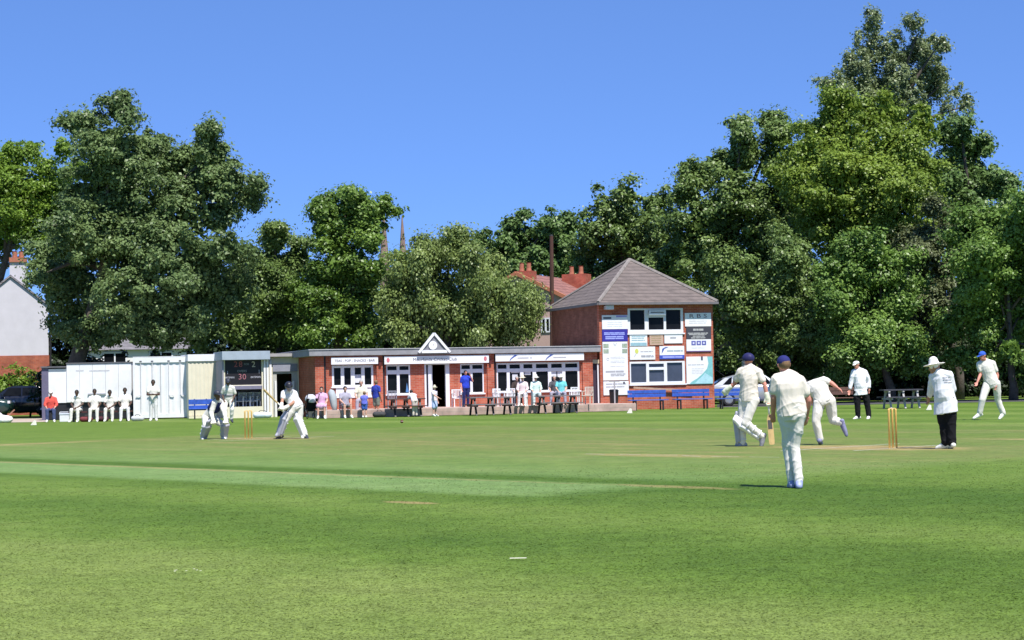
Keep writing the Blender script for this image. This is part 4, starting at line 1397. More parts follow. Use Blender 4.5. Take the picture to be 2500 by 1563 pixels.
        br.cone(H + hy * .08 * kh + hu * .045 * kh, H + hy * .145 * kh + hu * .028 * kh, .062 * kh, .05 * kh, fl=.16, fx=hu)
        fuse('peak', br, vox * .6, hatm, ob, 1, ground=False)
    elif hat == 'sun':
        HD.cone(H + hu * .045 * kh, H + hu * .115 * kh, .100 * kh, .084 * kh)
        HD.ell(H + hu * .050 * kh, AX, (.185 * kh, .200 * kh, .016 * kh), 24)
        fuse('sun_hat', HD, vox * .75, hatm, root, 2, ground=False)
    elif hat == 'helmet':
        HD.ell(top + hu * .012 * kh, AX, (.105 * kh, .125 * kh, .108 * kh))
        ob = fuse('helmet', HD, vox * .8, hatm, root, 2, ground=False)
        cut_below(ob, H - hu * .02 * kh, hu)
        br = Sh()
        br.cone(H + hy * .10 * kh + hu * .04 * kh, H + hy * .16 * kh + hu * .03 * kh, .075 * kh, .058 * kh, fl=.14, fx=hu)
        fuse('peak', br, vox * .6, hatm, ob, 1, ground=False)
        gr = MB()
        for i in range(4):
            zc = -.015 - .028 * i
            gr.tube([H + hu * zc * kh + hx * (math.sin(a) * .098 * kh) + hy * (math.cos(a) * .140 * kh) for a in [R(-80 + 20 * j) for j in range(9)]], .0045, 5)
        gr.build('grille', mat('grille_steel', (.55, .55, .57), .3, metal=.8), ob)
    if hat not in ('helmet',):
        hs = Sh()
        hs.ell(H + hu * .024 * kh - hy * .013 * kh, AX, (.083 * kh, .098 * kh, .096 * kh) if hat else (.091 * kh, .107 * kh, .114 * kh))
        if hair is not None and hat != 'sun':
            ho = fuse('hair', hs, vox * .9, hair, root, 1, .004, False, seed)
            cut_below(ho, H - hu * .055 * kh - hy * .05 * kh, (hu * .75 - hy * .65).normalized(), keep=True)
            if hood: cut_below(ho, H - hu * .04 * kh, hu)
    # --- gloves, pads
    if gloves is not None:
        for s in (grip or 'LR'):
            E, W = J['E' + s], J['W' + s]
            ha = (W - E).normalized()
            g = Sh()
            cu = J.get('C' + s, W + fwd) - W
            cu = (cu - ha * cu.dot(ha)).normalized()
            sd = ha.cross(cu).normalized()
            g.cone(W - ha * .07 * k, W + ha * .02 * k, .05 * k, .052 * k)
            g.cone(W + ha * .02 * k, W + ha * .08 * k, .060 * k, .058 * k, fl=.7, fx=cu)
            for i in range(4):
                o_ = W + ha * .09 * k + sd * (.039 - .026 * i) * k
                g.chain([o_, o_ + (ha + cu * .5).normalized() * .05 * k, o_ + (ha + cu * .5).normalized() * .05 * k + cu * .04 * k], [.020 * k, .019 * k, .016 * k], seg=8)
            g.chain([W + ha * .03 * k + sd * .045 * k, W + ha * .08 * k + sd * .075 * k], [.022 * k, .018 * k], seg=8)
            fuse('glove', g, vox, gloves, root, 2)
    if pads is not None:
        for s in 'LR':
            K, A = J['K' + s], J['A' + s]
            pm = pads[s] if isinstance(pads, dict) else pads
            g = Sh()
            ax = (A - K).normalized()
            ff = (fwd - ax * fwd.dot(ax)).normalized()
            xx = ax.cross(ff)
            for q in (-.055, -.02, .02, .055):
                g.cone(K - ax * .20 * k + ff * .075 * k + xx * q * .8 * k, K + ff * .105 * k + xx * q * k, .036 * k, .042 * k)
                g.cone(K + ff * .105 * k + xx * q * k, A + ff * .075 * k + xx * q * .8 * k, .042 * k, .036 * k)
            g.cone(K + ff * .105 * k - xx * .05 * k - ax * .03, K + ff * .105 * k + xx * .05 * k - ax * .03, .055 * k, .055 * k)
            for q in (-1, 1):
                g.cone(K + xx * .085 * k * q + ff * .04 * k, A + xx * .07 * k * q + ff * .03 * k - ax * .05 * k, .034 * k, .03 * k)
            g.cone(A + ff * .07 * k - ax * .02, A + ff * .11 * k + ax * .03 * k, .055 * k, .045 * k)
            po = fuse('leg_pad', g, vox, pm, root, 2)
            st = MB()
            for t in (.12, .45, .8):
                c = K.lerp(A, t)
                st.tube([c - ff * .0 + (xx * math.cos(a) - ff * math.sin(a)) * (.082 - .012 * t) * k for a in [R(10 + 16 * j) for j in range(11)]], .012, 5)
            st.build('pad_strap', mat('pad_strap_cloth', (.72, .72, .72), .7), po)
    return root, J

def cut_below(o, p, n, keep=True):
    bm = bmesh.new()
    bm.from_mesh(o.data)
    bmesh.ops.bisect_plane(bm, geom=bm.verts[:] + bm.edges[:] + bm.faces[:], plane_co=p, plane_no=n, clear_inner=True)
    bm.to_mesh(o.data)
    bm.free()

def traced(z, d, pts):
    """joints read off the photograph: (x, y[, depth offset in m])"""
    return {a: P(*z(q[0], q[1]), d + (q[2] if len(q) > 2 else 0)) for a, q in pts.items()}

def foot_base(J):
    c = (J['AL'] + J['AR']) / 2
    return Vector((c.x, c.y, 0))

FIELD = 'cricketers on the field'
# nearest fielder, seen from behind
J = traced(ZP, 22.25, dict(H=(692, 208, .07), N=(724, 296, .04), SL=(618, 352, .02), SR=(850, 352, .0), EL=(592, 520, .05), WL=(588, 672, .16), ER=(930, 545, .02), WR=(912, 698, .12),
    PL=(705, 680, .02), PR=(832, 680, 0), KL=(728, 1000, .12), AL=(768, 1345, .10), KR=(800, 1010, .05), AR=(838, 1352, -.04), TL=(745, 1362, .26), TR=(840, 1375, .14)))
person('fielder nearest the camera, seen from behind in creams and blue cap, arms hanging', J, (-.15, 1), foot_base(J), CRM, CRM2, SKIN_R, SHOEB, 'cap', CAPB, HAIR_B, .62, hfwd=(-.25, 1), vox=.0085, k=.93, group=FIELD, baggy=.88, wr=.017)
# non-striking batter walking left
J = traced(ZP, 35.9, dict(H=(347, 158, .02), N=(358, 222, 0), SL=(268, 272, .06), SR=(440, 270, -.06), EL=(212, 385, .16), WL=(150, 438, .22), ER=(506, 398, -.10), WR=(530, 520, -.10),
    PL=(305, 545, .06), PR=(398, 545, -.05), KL=(282, 770, .1), AL=(288, 965, .12), KR=(318, 768, -.08), AR=(480, 895, -.02), TL=(235, 982, .12), TR=(456, 985, -.02), CL=(120, 470, .3), CR=(560, 560, -.3)))
nsb, NJ = person('batter without strike walking left in pads and dark blue helmet, bat in his right hand', J, (-.80, .60), foot_base({**J, 'AR': J['AL']}), CRM, CRM2, SKIN_R, mat('dark_white_shoe', (.30, .30, .34), .6, .4, 14), 'helmet', CAPN, None, .62, vox=.011, k=1.02, group=FIELD,
    gloves=mat('cream_batting_glove', (.70, .72, .56), .6), pads={'L': PAD_SHADE, 'R': PAD}, grip='LR', wr=.014)
# bowler following through
J = traced(ZP, 36.0, dict(H=(880, 398, .30), N=(945, 392, .15), SL=(950, 440, .10), SR=(1075, 352, .05), EL=(960, 520, .25), WL=(985, 600, .30), ER=(1148, 376, .0), WR=(1205, 418, -.05),
    PL=(1030, 572, 0), PR=(1140, 552, 0), KL=(1005, 745, -.05), AL=(1040, 925, -.02), KR=(1168, 742, .1), AR=(1250, 765, -.12), TL=(1052, 955, .2), TR=(1285, 878, -.12), CR=(1180, 470, -.05)))
bow, BJ = person('bowler bent forward in follow through with his right foot lifted behind', J, (-.55, .83), foot_base({**J, 'AR': J['AL']}), CRM2, CRM2, SKIN_R, SOLE, None, None, HAIR_D, .55, vox=.011, k=1.02, group=FIELD, baggy=1.08, wr=.014)
# square leg umpire
J = traced(ZU, 56.3, dict(H=(212, 372, -.05), N=(240, 425, 0), SL=(172, 462, -.02), SR=(318, 458, .02), EL=(148, 585, -.02), WL=(128, 690, -.06), ER=(372, 580, .02), WR=(372, 672, -.03),
    PL=(218, 715, 0), PR=(322, 712, 0), KL=(226, 885, -.02), AL=(232, 1025, 0), KR=(352, 885, 0), AR=(372, 1025, 0), TL=(178, 1040, -.06), TR=(352, 1042, -.16)))
person('square leg umpire in white coat, black trousers and white flat cap, facing left', J, (-.6, -.8), foot_base(J), COAT, BLK, SKIN_R, SHOE, 'flat', HATW, HAIR_G, 1.75, vox=.012, k=1.05, group='umpires', coat=.10, belly=1.25, baggy=1.1, wr=.014)
# bowler's end umpire
J = traced(ZU, 32.9, dict(H=(1208, 402, .04), N=(1262, 462, 0), SL=(1190, 520, .10), SR=(1392, 505, -.08), EL=(1162, 680, .22), WL=(1140, 782, .34), ER=(1440, 680, -.02), WR=(1330, 790, .25),
    PL=(1300, 890, .05), PR=(1408, 885, -.05), KL=(1322, 1130, .05), AL=(1348, 1372, .05), KR=(1420, 1130, -.04), AR=(1432, 1370, -.04), TL=(1235, 1395, .12), TR=(1395, 1400, .10)))
person('umpire behind the near stumps in long white coat and wide white sun hat', J, (-.85, .5), foot_base(J), COAT, BLK, SKIN_T, SHOE, 'sun', HATW, HAIR_G, 1.7, vox=.0105, k=1.02, group='umpires', coat=.13, belly=1.3, baggy=1.12, wr=.014)
um = [o for o in bpy.data.objects if o.get('label', '').startswith('umpire behind the near')][0]
ct = [c for c in um.children if c.name.startswith('coat')][0]
bm = bmesh.new(); bm.from_mesh(ct.data)
from mathutils.bvhtree import BVHTree
bv = BVHTree.FromBMesh(bm); bm.free()
pb_ = MB()
cam0 = Vector((0, 0, CAM_H)) - um.location
for x0_, x1_, y_ in ((1310, 1372, 528), (1380, 1400, 528), (1316, 1340, 558), (1346, 1418, 560), (1330, 1376, 590), (1384, 1428, 592)):
    n_ = 5
    prev = None
    for i in range(n_ + 1):
        col_ = []
        for yy in (y_ - 7, y_ + 7):
            d_ = ray(*ZU(x0_ + (x1_ - x0_) * i / n_, yy)).normalized()
            h_ = bv.ray_cast(cam0, d_)[0]
            if h_ is None: break
            col_.append(h_ - d_ * .006)
        if len(col_) < 2: prev = None; continue
        if prev: pb_.add([prev[1], col_[1], col_[0], prev[0]], [(0, 1, 2, 3)])
        prev = col_
pb_.build('coat_print', GREYINK, um)
# fielder far right
J = traced(ZU, 52.6, dict(H=(1818, 258, -.06), N=(1862, 318, 0), SL=(1775, 362, .04), SR=(1950, 352, -.04), EL=(1792, 490, .02), WL=(1752, 590, -.12), ER=(2008, 500, -.02), WR=(1992, 625, -.10),
    PL=(1880, 612, .03), PR=(1995, 608, -.03), KL=(1815, 815, -.12), AL=(1782, 990, -.05), KR=(2012, 815, .08), AR=(2078, 985, .12), TL=(1702, 1028, -.12), TR=(2030, 1035, .02)))
person('fielder in whites and bright blue cap striding left at the far right', J, (-.85, -.5), foot_base(J), CRM2, CRM2, SKIN_R, SHOE, 'cap', CAPR, HAIR_B, .6, vox=.012, k=1.08, group=FIELD, baggy=1.08)
# wicketkeeper crouching
J = traced(ZK, 48.4, dict(H=(500, 462, -.30), N=(512, 545, -.18), SL=(452, 600, -.22), SR=(560, 585, .05), EL=(395, 775, -.25), WL=(432, 905, -.42), ER=(628, 765, -.30), WR=(648, 895, -.45),
    PL=(305, 850, .02), PR=(385, 845, .22), KL=(298, 985, -.22), AL=(246, 1180, .0), KR=(610, 985, -.12), AR=(600, 1180, .0), TL=(250, 1205, -.2), TR=(640, 1200, -.18), CL=(470, 960, -.7), CR=(680, 950, -.7)))
kp, KJ = person('wicketkeeper crouching beside the far stumps in navy vest and big pale gloves', J, (.72, -.69), foot_base(J), CRM2, CRM2, SKIN_D, SHOE, 'cap', SHOED, HAIR_D, 1.5, vox=.0115, k=1.02, group=FIELD,
    gloves=mat('cream_keeping_glove', (.78, .72, .60), .6), pads=PAD_SHADE, grip='LR', belt=None, vest=NAVY)
# striker
J = traced(ZK, 47.2, dict(H=(1745, 318, -.05), N=(1762, 395, 0), SL=(1660, 425, .02), SR=(1845, 430, .10), EL=(1630, 560, -.15), WL=(1612, 650, -.25), ER=(1822, 600, -.08), WR=(1690, 678, -.22),
    PL=(1830, 668, .0), PR=(1925, 655, .10), KL=(1690, 905, -.05), AL=(1595, 1160, -.03), KR=(1935, 890, .08), AR=(2035, 1165, .05), TL=(1530, 1190, -.08), TR=(2075, 1192, -.1), CL=(1560, 700, -.4), CR=(1640, 740, -.4)))
stk, SJ = person('batter on strike with bat raised, in dark helmet and white pads', J, (-.75, -.66), foot_base(J), GRY, CRM2, SKIN_T, SHOED, 'helmet', mat('black_helmet', (.02, .02, .028), .35), None, .6, vox=.0115, k=1.0, group=FIELD,
    gloves=mat('white_batting_glove', (.72, .68, .60), .6), pads={'L': PAD_SHADE, 'R': PAD}, grip='LR', hfwd=(.2, -1))
# deep slip behind the keeper
J = traced(ZK, 66, dict(H=(690, 238, -.12), N=(690, 296, -.04), SL=(618, 338, 0), SR=(775, 338, 0), EL=(582, 450, .06), WL=(618, 545, -.12), ER=(812, 450, .06), WR=(772, 545, -.12),
    PL=(645, 545, .1), PR=(748, 545, .1), KL=(638, 712, -.1), AL=(650, 878, .0), KR=(755, 712, -.1), AR=(750, 882, 0), TL=(640, 905, -.16), TR=(768, 910, -.16)))
person('slip fielder in whites with grey band across his shirt, behind the crouching keeper', J, (.1, -1), foot_base(J), CRM2, CRM2, SKIN_D, SHOED, 'cap', SHOED, HAIR_D, .8, vox=.013, k=.95, group=FIELD, belt=mat('grey_band_cloth', (.25, .25, .27), .8))

# ---- spectators and waiting players, posed from a template
def pose(kind, base, f, s=1.0, z0=0.0, seat=.45, **adj):
    f = vec2(f)
    r = Vector((f.y, -f.x, 0))
    u = Vector((0, 0, 1))
    def q(x, y, z): return base + (r * x + f * y + u * z) * s + u * z0
    if kind == 'sit':
        h = seat
        T_ = dict(H=(0, .04, h + .80), N=(0, 0, h + .62), S=(.185, 0, h + .55), E=(.25, .10, h + .30), W=(.17, .34, h + .17), P=(.09, 0, h + .06), K=(.14, .43, h + .06), A=(.15, .46, .09), T=(.17, .64, .06))
    elif kind == 'lean':
        T_ = dict(H=(0, .42, 1.42), N=(0, .30, 1.30), S=(.18, .26, 1.24), E=(.24, .40, 1.00), W=(.18, .58, .86), P=(.09, 0, .90), K=(.09, .02, .48), A=(.10, 0, .09), T=(.12, .18, .06))
    elif kind == 'arms':
        T_ = dict(H=(0, .02, 1.63), N=(0, 0, 1.46), S=(.19, 0, 1.40), E=(.25, .06, 1.12), W=(.05, .24, 1.12), P=(.09, 0, .92), K=(.10, .02, .49), A=(.11, 0, .09), T=(.14, .18, .06))
    else:
        T_ = dict(H=(0, .02, 1.63), N=(0, 0, 1.46), S=(.19, 0, 1.40), E=(.24, -.02, 1.12), W=(.23, .07, .86), P=(.09, 0, .92), K=(.10, .02, .49), A=(.11, 0, .09), T=(.14, .18, .06))
    J = {}
    for a, (x, y, z) in T_.items():
        if a in 'HN': J[a] = q(x, y, z)
        else:
            J[a + 'L'] = q(-x, y, z)
            J[a + 'R'] = q(x, y, z)
    for a, (x, y, z) in adj.items(): J[a] = q(x, y, z)
    return J
def chair(base, f, m, label, group, z0=0.0, s=1.0):
    f = vec2(f)
    o = empty('plastic_chair', base + Vector((0, 0, z0)), math.atan2(f.y, f.x) - math.pi / 2, label, 'chair', group)
    o.scale = (.86, .86, .86)
    MB().box(-.22, .22, -.22, .24, .41, .445).build('seat', m, o, bevel=.012)
    bk = MB().grid_wall(-.22, .22, .46, .86, -.26, -.235, [(-.17 + i * .07, -.13 + i * .07, .50, .82) for i in range(5)]).build('backrest', m, o)
    for x in (-.2, .2):
        MB().bar((x, .21, 0), (x, .20, .41), .04).build('leg', m, o)
        MB().bar((x, -.24, 0), (x, -.24, .45), .04).build('leg', m, o)
        MB().box(x - .025, x + .025, -.23, .22, .63, .66).bar((x, .2, .445), (x, .19, .63), .035).build('armrest', m, o)
    return o
WPL = mat('white_plastic', (.80, .80, .82), .4, .04, 4)
GPL = mat('grey_plastic', (.26, .26, .31), .5, .1, 4)
def at(px, d): return GX(px, d)
# players waiting on a bench in front of the cabin
bq0, bq1 = at(168, 78.3), at(322, 78.3)
bench = empty('long_bench', (bq0 + bq1) / 2, 0, 'long low dark bench carrying the four waiting players', 'bench')
L2 = (bq1.x - bq0.x) / 2
MB().box(-L2, L2, -.16, .16, .38, .44).build('seat', mat('dark_brown_bench', (.08, .03, .03), .8), bench)
for x in (-L2 + .2, 0, L2 - .2): MB().box(x - .03, x + .03, -.14, .14, 0, .379).build('leg', DARK, bench)
WAIT = 'players waiting on the bench by the white cabin'
for px, fx, lab, s in ((190, -.12, 'seated player leftmost on the bench, hands between knees', 1.0), (231, .1, 'seated player second from left on the bench, in short sleeves', 1.0), (269, .05, 'seated player third from left on the bench, leaning on his knees', .98), (305, .15, 'seated player nearest the container on the bench, in grey trousers', 1.02)):
    b_ = at(px, 78.25)
    J = pose('sit', b_, (fx, -1), s, WL=(-.07, .34, .60), WR=(.07, .36, .58), H=(0, .14, 1.22), N=(0, .09, 1.06)) if 'between' in lab or 'leaning' in lab else pose('sit', b_, (fx, -1), s)
    person(lab, J, (fx, -1), b_ + Vector((0, -.4, 0)), CRM2, GRY if 'grey' in lab else CRM2, SKIN_D, SHOE, None, None, HAIR_D, .6, vox=.014, group=WAIT)
b_ = at(374, 77.6)
J = pose('arms', b_, (.15, -1), .97)
person('player standing with folded arms before the container doors', J, (.15, -1), b_, CRM2, GRY, SKIN_D, SHOE, None, None, HAIR_D, .55, vox=.013, group=WAIT)
b_ = at(124, 79.5)
rc = chair(b_, (.2, -1), mat('dark_blue_plastic', (.03, .03, .06), .6), 'dark camping chair under the person in red at the left', 'chairs')
J = pose('sit', b_, (.2, -1), .98)
person('person in red top, jeans and white cap sitting at the left end', J, (.2, -1), b_ + Vector((0, -.4, 0)), cloth('coral_red_cloth', (.62, .09, .07)), cloth('denim', (.06, .08, .17)), SKIN_L, SHOE, 'cap', HATW, HAIR_D, 1.5, vox=.013, group='spectators')

SPECT = 'spectators'
CH_ = 'chairs on the terrace'
K_ = .86
def spect(px, d, kind, f, label, z0=0.0, s=K_, chm=None, chl=None, seat=.45, adj=None, **kw):
    b_ = at(px, d)
    f2 = vec2(f)
    if chm is not None: chair(b_ - f2 * .0, f, chm, chl, CH_, z0)
    J = pose(kind, b_, f, s, z0, seat / s, **(adj or {}))
    kw.setdefault('vox', .013)
    person(label, J, f, b_ + Vector((0, 0, z0)), group=SPECT, k=s * kw.pop('kk', 1.0), **kw)
LILAC = cloth('pink_lilac_cloth', (.62, .38, .55))
GREYT = cloth('grey_lilac_cloth', (.38, .36, .44))
spect(785, 74.9, 'sit', (.05, -1), 'woman in pink dress with bare legs in a white chair beside the pushchair', chm=WPL, chl='white plastic chair under the woman in the pink dress', s=.9, shirt=LILAC, trousers=LILAC, legs='skirt', skin=SKIN_L, hair=HAIR_D, sleeve=.5)
spect(842, 75.1, 'sit', (.35, -.93), 'dark haired person in grey top sitting before the serving hatch', chm=GPL, chl='grey plastic chair under the dark haired person in grey', s=.9, shirt=GREYT, trousers=cloth('grey_shorts_cloth', (.25, .24, .27)), legs='short', skin=SKIN_L, hair=HAIR_D, sleeve=.6)
spect(882, 76.4, 'sit', (0, -1), 'grey haired person in cream top sitting behind the child in blue', chm=WPL, chl='white plastic chair under the grey haired person in cream', z0=.0, s=.98, seat=.62, shirt=cloth('pale_cream_cloth', (.70, .66, .50)), trousers=GREYT, skin=SKIN_L, hair=HAIR_G, sleeve=.6)
spect(889, 74.9, 'stand', (.1, 1), 'small child in blue top and shorts standing in front of the hatch', s=.60, kk=1.08, shirt=cloth('bright_violet_blue_cloth', (.15, .17, .62)), trousers=cloth('blue_shorts_cloth', (.05, .12, .42)), legs='short', skin=SKIN_L, hair=HAIR_B, sleeve=.3)
spect(918, 75.9, 'stand', (.6, .8), 'man in blue shirt and grey shorts standing at the brick pier', s=.86, shirt=ROYAL, trousers=cloth('olive_shorts', (.20, .22, .18)), legs='short', skin=SKIN_T, shoes=SHOED, hair=HAIR_B, sleeve=.6)
spect(1012, 74.9, 'lean', (-.5, .85), 'child in pale top leaning on the dark picnic table left of the door', s=.70, kk=1.05, shirt=cloth('pale_pink_white_cloth', (.74, .70, .74)), trousers=cloth('pale_trousers', (.62, .55, .48)), legs='long', skin=SKIN_L, shoes=SHOED, hair=HAIR_D, sleeve=.6)
spect(1060, 75.0, 'stand', (.75, -.5), 'child in floppy sun hat and pale blue skirt in front of the door', s=.70, kk=1.0, shirt=cloth('white_pink_cloth', (.76, .70, .76)), trousers=cloth('pale_blue_skirt_cloth', (.42, .52, .74)), legs='skirt', skin=SKIN_L, hat='sun', hatm=cloth('straw_hat', (.62, .56, .42)), hair=HAIR_B, sleeve=.6,
      adj=dict(ER=(.26, .22, 1.2), WR=(.2, .48, 1.05)))
spect(1137, 77.6, 'stand', (.4, -.9), 'man in royal blue polo and navy trousers with raised hand right of the door', z0=TZ, s=.87, shirt=cloth('vivid_blue_cloth', (.03, .06, .50)), trousers=NAVY, skin=SKIN_R, shoes=SHOED, hair=HAIR_D, sleeve=.7, adj=dict(EL=(-.32, .12, 1.22), WL=(-.16, .18, 1.52)))
spect(1276, 77.2, 'sit', (-.1, -1), 'person in cream hat and pale pink clothes sitting left of the person in mint', z0=TZ, chm=WPL, chl='white plastic chair under the person in pale pink', shirt=cloth('pale_pink_cloth', (.74, .60, .60)), trousers=cloth('pale_pink_trousers', (.72, .66, .66)), skin=SKIN_L, hat='sun', hatm=cloth('cream_hat', (.70, .63, .50)), hair=HAIR_G, sleeve=1.5)
spect(1308, 77.3, 'sit', (.1, -1), 'person in white hat and mint green clothes sitting beside the person in pink', z0=TZ, chm=WPL, chl='white plastic chair under the person in mint green', shirt=cloth('mint_cloth', (.58, .74, .68)), trousers=cloth('mint_trousers', (.60, .70, .68)), skin=SKIN_L, hat='sun', hatm=HATW, hair=HAIR_G, sleeve=1.4)
spect(1370, 77.5, 'sit', (.05, -1), 'person in turquoise top and white sun hat behind the right picnic table', z0=TZ, chm=WPL, chl='white plastic chair under the person in turquoise', shirt=cloth('turquoise_cloth', (.16, .56, .58)), trousers=GREYT, skin=SKIN_L, hat='sun', hatm=HATW, hair=HAIR_G, sleeve=.6)
spect(1354, 78.4, 'sit', (-.1, -1), 'grey haired person partly hidden left of the person in turquoise', z0=TZ, chm=GPL, chl='grey plastic chair under the half hidden grey haired person', shirt=cloth('dark_grey_cloth', (.10, .10, .11)), trousers=GREYT, skin=SKIN_L, hair=HAIR_G, sleeve=.7)
spect(1262, 78.5, 'sit', (.1, -1), 'person in dark brown top sitting in the shade behind the cream hat', z0=TZ, chm=GPL, chl='grey plastic chair under the person in dark brown', shirt=cloth('dark_brown_cloth', (.06, .045, .04)), trousers=BLK, skin=SKIN_L, hair=HAIR_G, sleeve=.7)

# ------------------------------------------------------------------ bats, wickets, ball
WILLOW = mat('willow_blade', (.66, .46, .20), .55, .12, 7)
GRIP = mat('pale_bat_grip', (.70, .70, .62), .7)
def bat(name_lab, a, c, face):
    """a: top of handle, c: toe of the blade (world), face: way the blade looks"""
    a, c, face = Vector(a), Vector(c), Vector(face)
    ax = (c - a).normalized()
    L = (c - a).length
    y = (face - ax * face.dot(ax)).normalized()
    x = ax.cross(y)
    o = empty('cricket_bat', a, 0, name_lab, 'bat', 'cricket bats')
    def pt(u, v, w_): return ax * u + x * v + y * w_
    h = L * .34
    MB().tube([pt(0, 0, 0), pt(h * .5, 0, 0), pt(h, 0, 0)], [.018, .017, .019], 10).build('handle', GRIP, o, True)
    b = MB()
    rows = [(h - .02, .020, .020), (h + .05, .044, .028), (h + .09, .054, .030), (L * .7, .054, .042), (L - .06, .054, .046), (L - .01, .046, .035), (L, .036, .022)]
    vs, n = [], 6
    for u, w_, t in rows:
        vs += [pt(u, -w_, -.010), pt(u, -w_, .008), pt(u, 0, .012), pt(u, w_, .008), pt(u, w_, -.010), pt(u, 0, -t)]
    fs = [(i*n+k, i*n+(k+1)%n, (i+1)*n+(k+1)%n, (i+1)*n+k) for i in range(len(rows)-1) for k in range(n)]
    fs += [tuple(range(n))[::-1], tuple((len(rows)-1)*n+k for k in range(n))]
    bl = b.add(vs, fs).build('blade', WILLOW, o)
    MB().add([pt(h + .10, -.04, .0135), pt(h + .10, .04, .0135), pt(h + .27, .04, .0145), pt(h + .27, -.04, .0145)], [(0, 1, 2, 3)]).build('blade_sticker', mat('dark_bat_sticker', (.10, .09, .09), .5), bl)
bat('bat with cream blade hanging from the right hand of the walking batter', P(*ZP(536, 540), 35.8), P(*ZP(577, 978), 35.74), (-.3, -1, 0))
bat('bat held up behind by the batter on strike', P(*ZK(1665, 715), 46.92), P(*ZK(1312, 352), 46.86), (.72, .12, .68))
STUMP = mat('yellow_ash_stump', (.78, .50, .15), .5, .12, 8)
BAIL = mat('ash_bail', (.70, .50, .22), .5, .1, 8)
def wicket(c, across, lab):
    o = empty('wicket', c, math.atan2(across.y, across.x), lab, 'wicket', 'cricket wickets')
    for i in (-1, 0, 1):
        MB().tube([(i * .105, 0, -.02), (i * .105, 0, .69), (i * .105, 0, .70), (i * .105, 0, .711)], [.019, .020, .021, .013], 10).build('stump', STUMP, o, True)
    for i in (-1, 1):
        MB().tube([(i * .0525 - .055 + .11 * t, 0, .716) for t in (0, .2, .35, .65, .8, 1)], [.006, .007, .011, .011, .007, .006], 8).build('bail', BAIL, o, True)
    return o
wn_ = G(*ZU(680, 1432)); wf_ = G(*ZK(1045, 1212))
wicket(wn_, PW, 'yellow wooden stumps in front of the umpire in the sun hat')
wicket(wf_, PW, 'yellow wooden stumps between the keeper and the batter on strike')
q = P(981, 1029.5, 43)
bl = MB()
me = bpy.data.meshes.new('cricket_ball')
bm = bmesh.new(); bmesh.ops.create_uvsphere(bm, u_segments=16, v_segments=10, radius=.038); bm.to_mesh(me); bm.free()
o = link_mesh('cricket_ball', me, mat('dark_red_leather', (.10, .02, .015), .4), None, True)
o.location = q
tag(o, 'small dark cricket ball in flight between bowler and batter', 'ball')
MB().tube([(math.cos(R(a)) * .038, math.sin(R(a)) * .038, 0) for a in range(0, 361, 24)], .0022, 4).build('seam', GRIP, o)

# ------------------------------------------------------------------ benches, tables, bin, pushchair, markers
def picnic(base, rz, label, m, L=1.75, legm=DARK, s=1.0):
    o = empty('picnic_table', base, rz, label, 'picnic table', 'picnic tables')
    L2 = L / 2
    t = MB()
    for i in range(4): t.box(-L2, L2, -.35 + i * .178, -.35 + i * .178 + .165, .70, .745)
    t.build('tabletop', m, o)
    for y in (-.62, .62): MB().box(-L2, L2, y - .13, y + .13, .42, .46).build('seat', m, o, bevel=.006)
    for x in (-L2 + .22, 0, L2 - .22):
        b = MB().bar((x, -.55, 0), (x, -.20, .70), .07).bar((x, .55, 0), (x, .20, .70), .07).box(x - .035, x + .035, -.70, .70, .35, .418).box(x - .034, x + .034, -.34, .34, .64, .698)
        b.build('leg_frame', legm, o)
    return o
picnic(at(990, 75.4), R(14), 'dark picnic table with pale edge left of the pavilion door', mat('dark_stained_wood', (.10, .055, .05), .8, .3, 9), 1.5)
picnic(at(1196, 75.2), R(15), 'grey picnic table with three dark legs left of the seated pair', WOODG, 1.85)
picnic(at(1360, 76.2), R(15), 'grey picnic table with three dark legs in front of the turquoise top', WOODG, 1.75)
picnic(at(2200, 72.5), R(4), 'dark picnic table with pale posts behind the near stumps', mat('dark_slate_wood', (.06, .06, .075), .8, .3, 9), 1.55, mat('pale_concrete_leg', (.40, .39, .38), .9))
def blue_bench(base, rz, label, L=1.7, m=BLUEW, legm=DARK, group='blue benches', name='bench', hs=.13):
    o = empty(name, base, rz, label, 'bench', group)
    L2 = L / 2
    for z in ((.56, .72) if hs < .14 else (.45, .70)):
        MB().box(-L2, L2, .20, .235, z - (hs - .13), z + .14).build('back_plank', m, o, bevel=.006)
    for y in (-.22, -.07, .08):
        MB().box(-L2, L2, y, y + .125, .42, .455).build('seat_plank', m, o, bevel=.005)
    for x in (-L2 + .25, L2 - .25):
        MB().bar((x, -.19, 0), (x, -.19, .418), .06).bar((x, .215, 0), (x, .262, .86), .055).box(x - .026, x + .026, -.2, .2, .36, .417).build('leg', legm, o)
    return o
blue_bench(at(1582, 79.6), R(12), 'blue bench in front of the tower, nearer the litter bin')
blue_bench(at(1690, 80.4), R(14), 'blue bench in front of the right corner of the tower')
blue_bench(at(1800, 79.5), R(6), 'blue bench beyond the tower, in front of the silver car', 1.9)
blue_bench(at(489, 79.3), R(10), 'blue bench against the beige container wall', 1.0, hs=.21)
blue_bench(at(2052, 74), R(-4), 'brown bench in deep shade left of the square leg umpire', 1.9, mat('red_brown_bench', (.14, .075, .06), .8, .3, 9), DARK, 'brown benches')
bn = empty('litter_bin', F.world(F.hit(1499, 975, -1.6)[0], -1.6, TZ), 0, 'black litter bin with a thin grey post at the tower corner', 'bin')
MB().tube([(0, 0, 0), (0, 0, .05), (0, 0, .50), (0, 0, .55)], [.17, .18, .20, .21], 14).build('drum', DARK, bn, True)
MB().tube([(0, 0, .55), (0, 0, .60)], [.22, .15], 14).build('lid', DARK, bn, True)
MB().bar((.02, -.24, 0), (.02, -.24, .92), .06).box(-.2, .24, -.27, -.21, .92, .96).build('post', mat('grey_post', (.36, .35, .36), .6), bn)
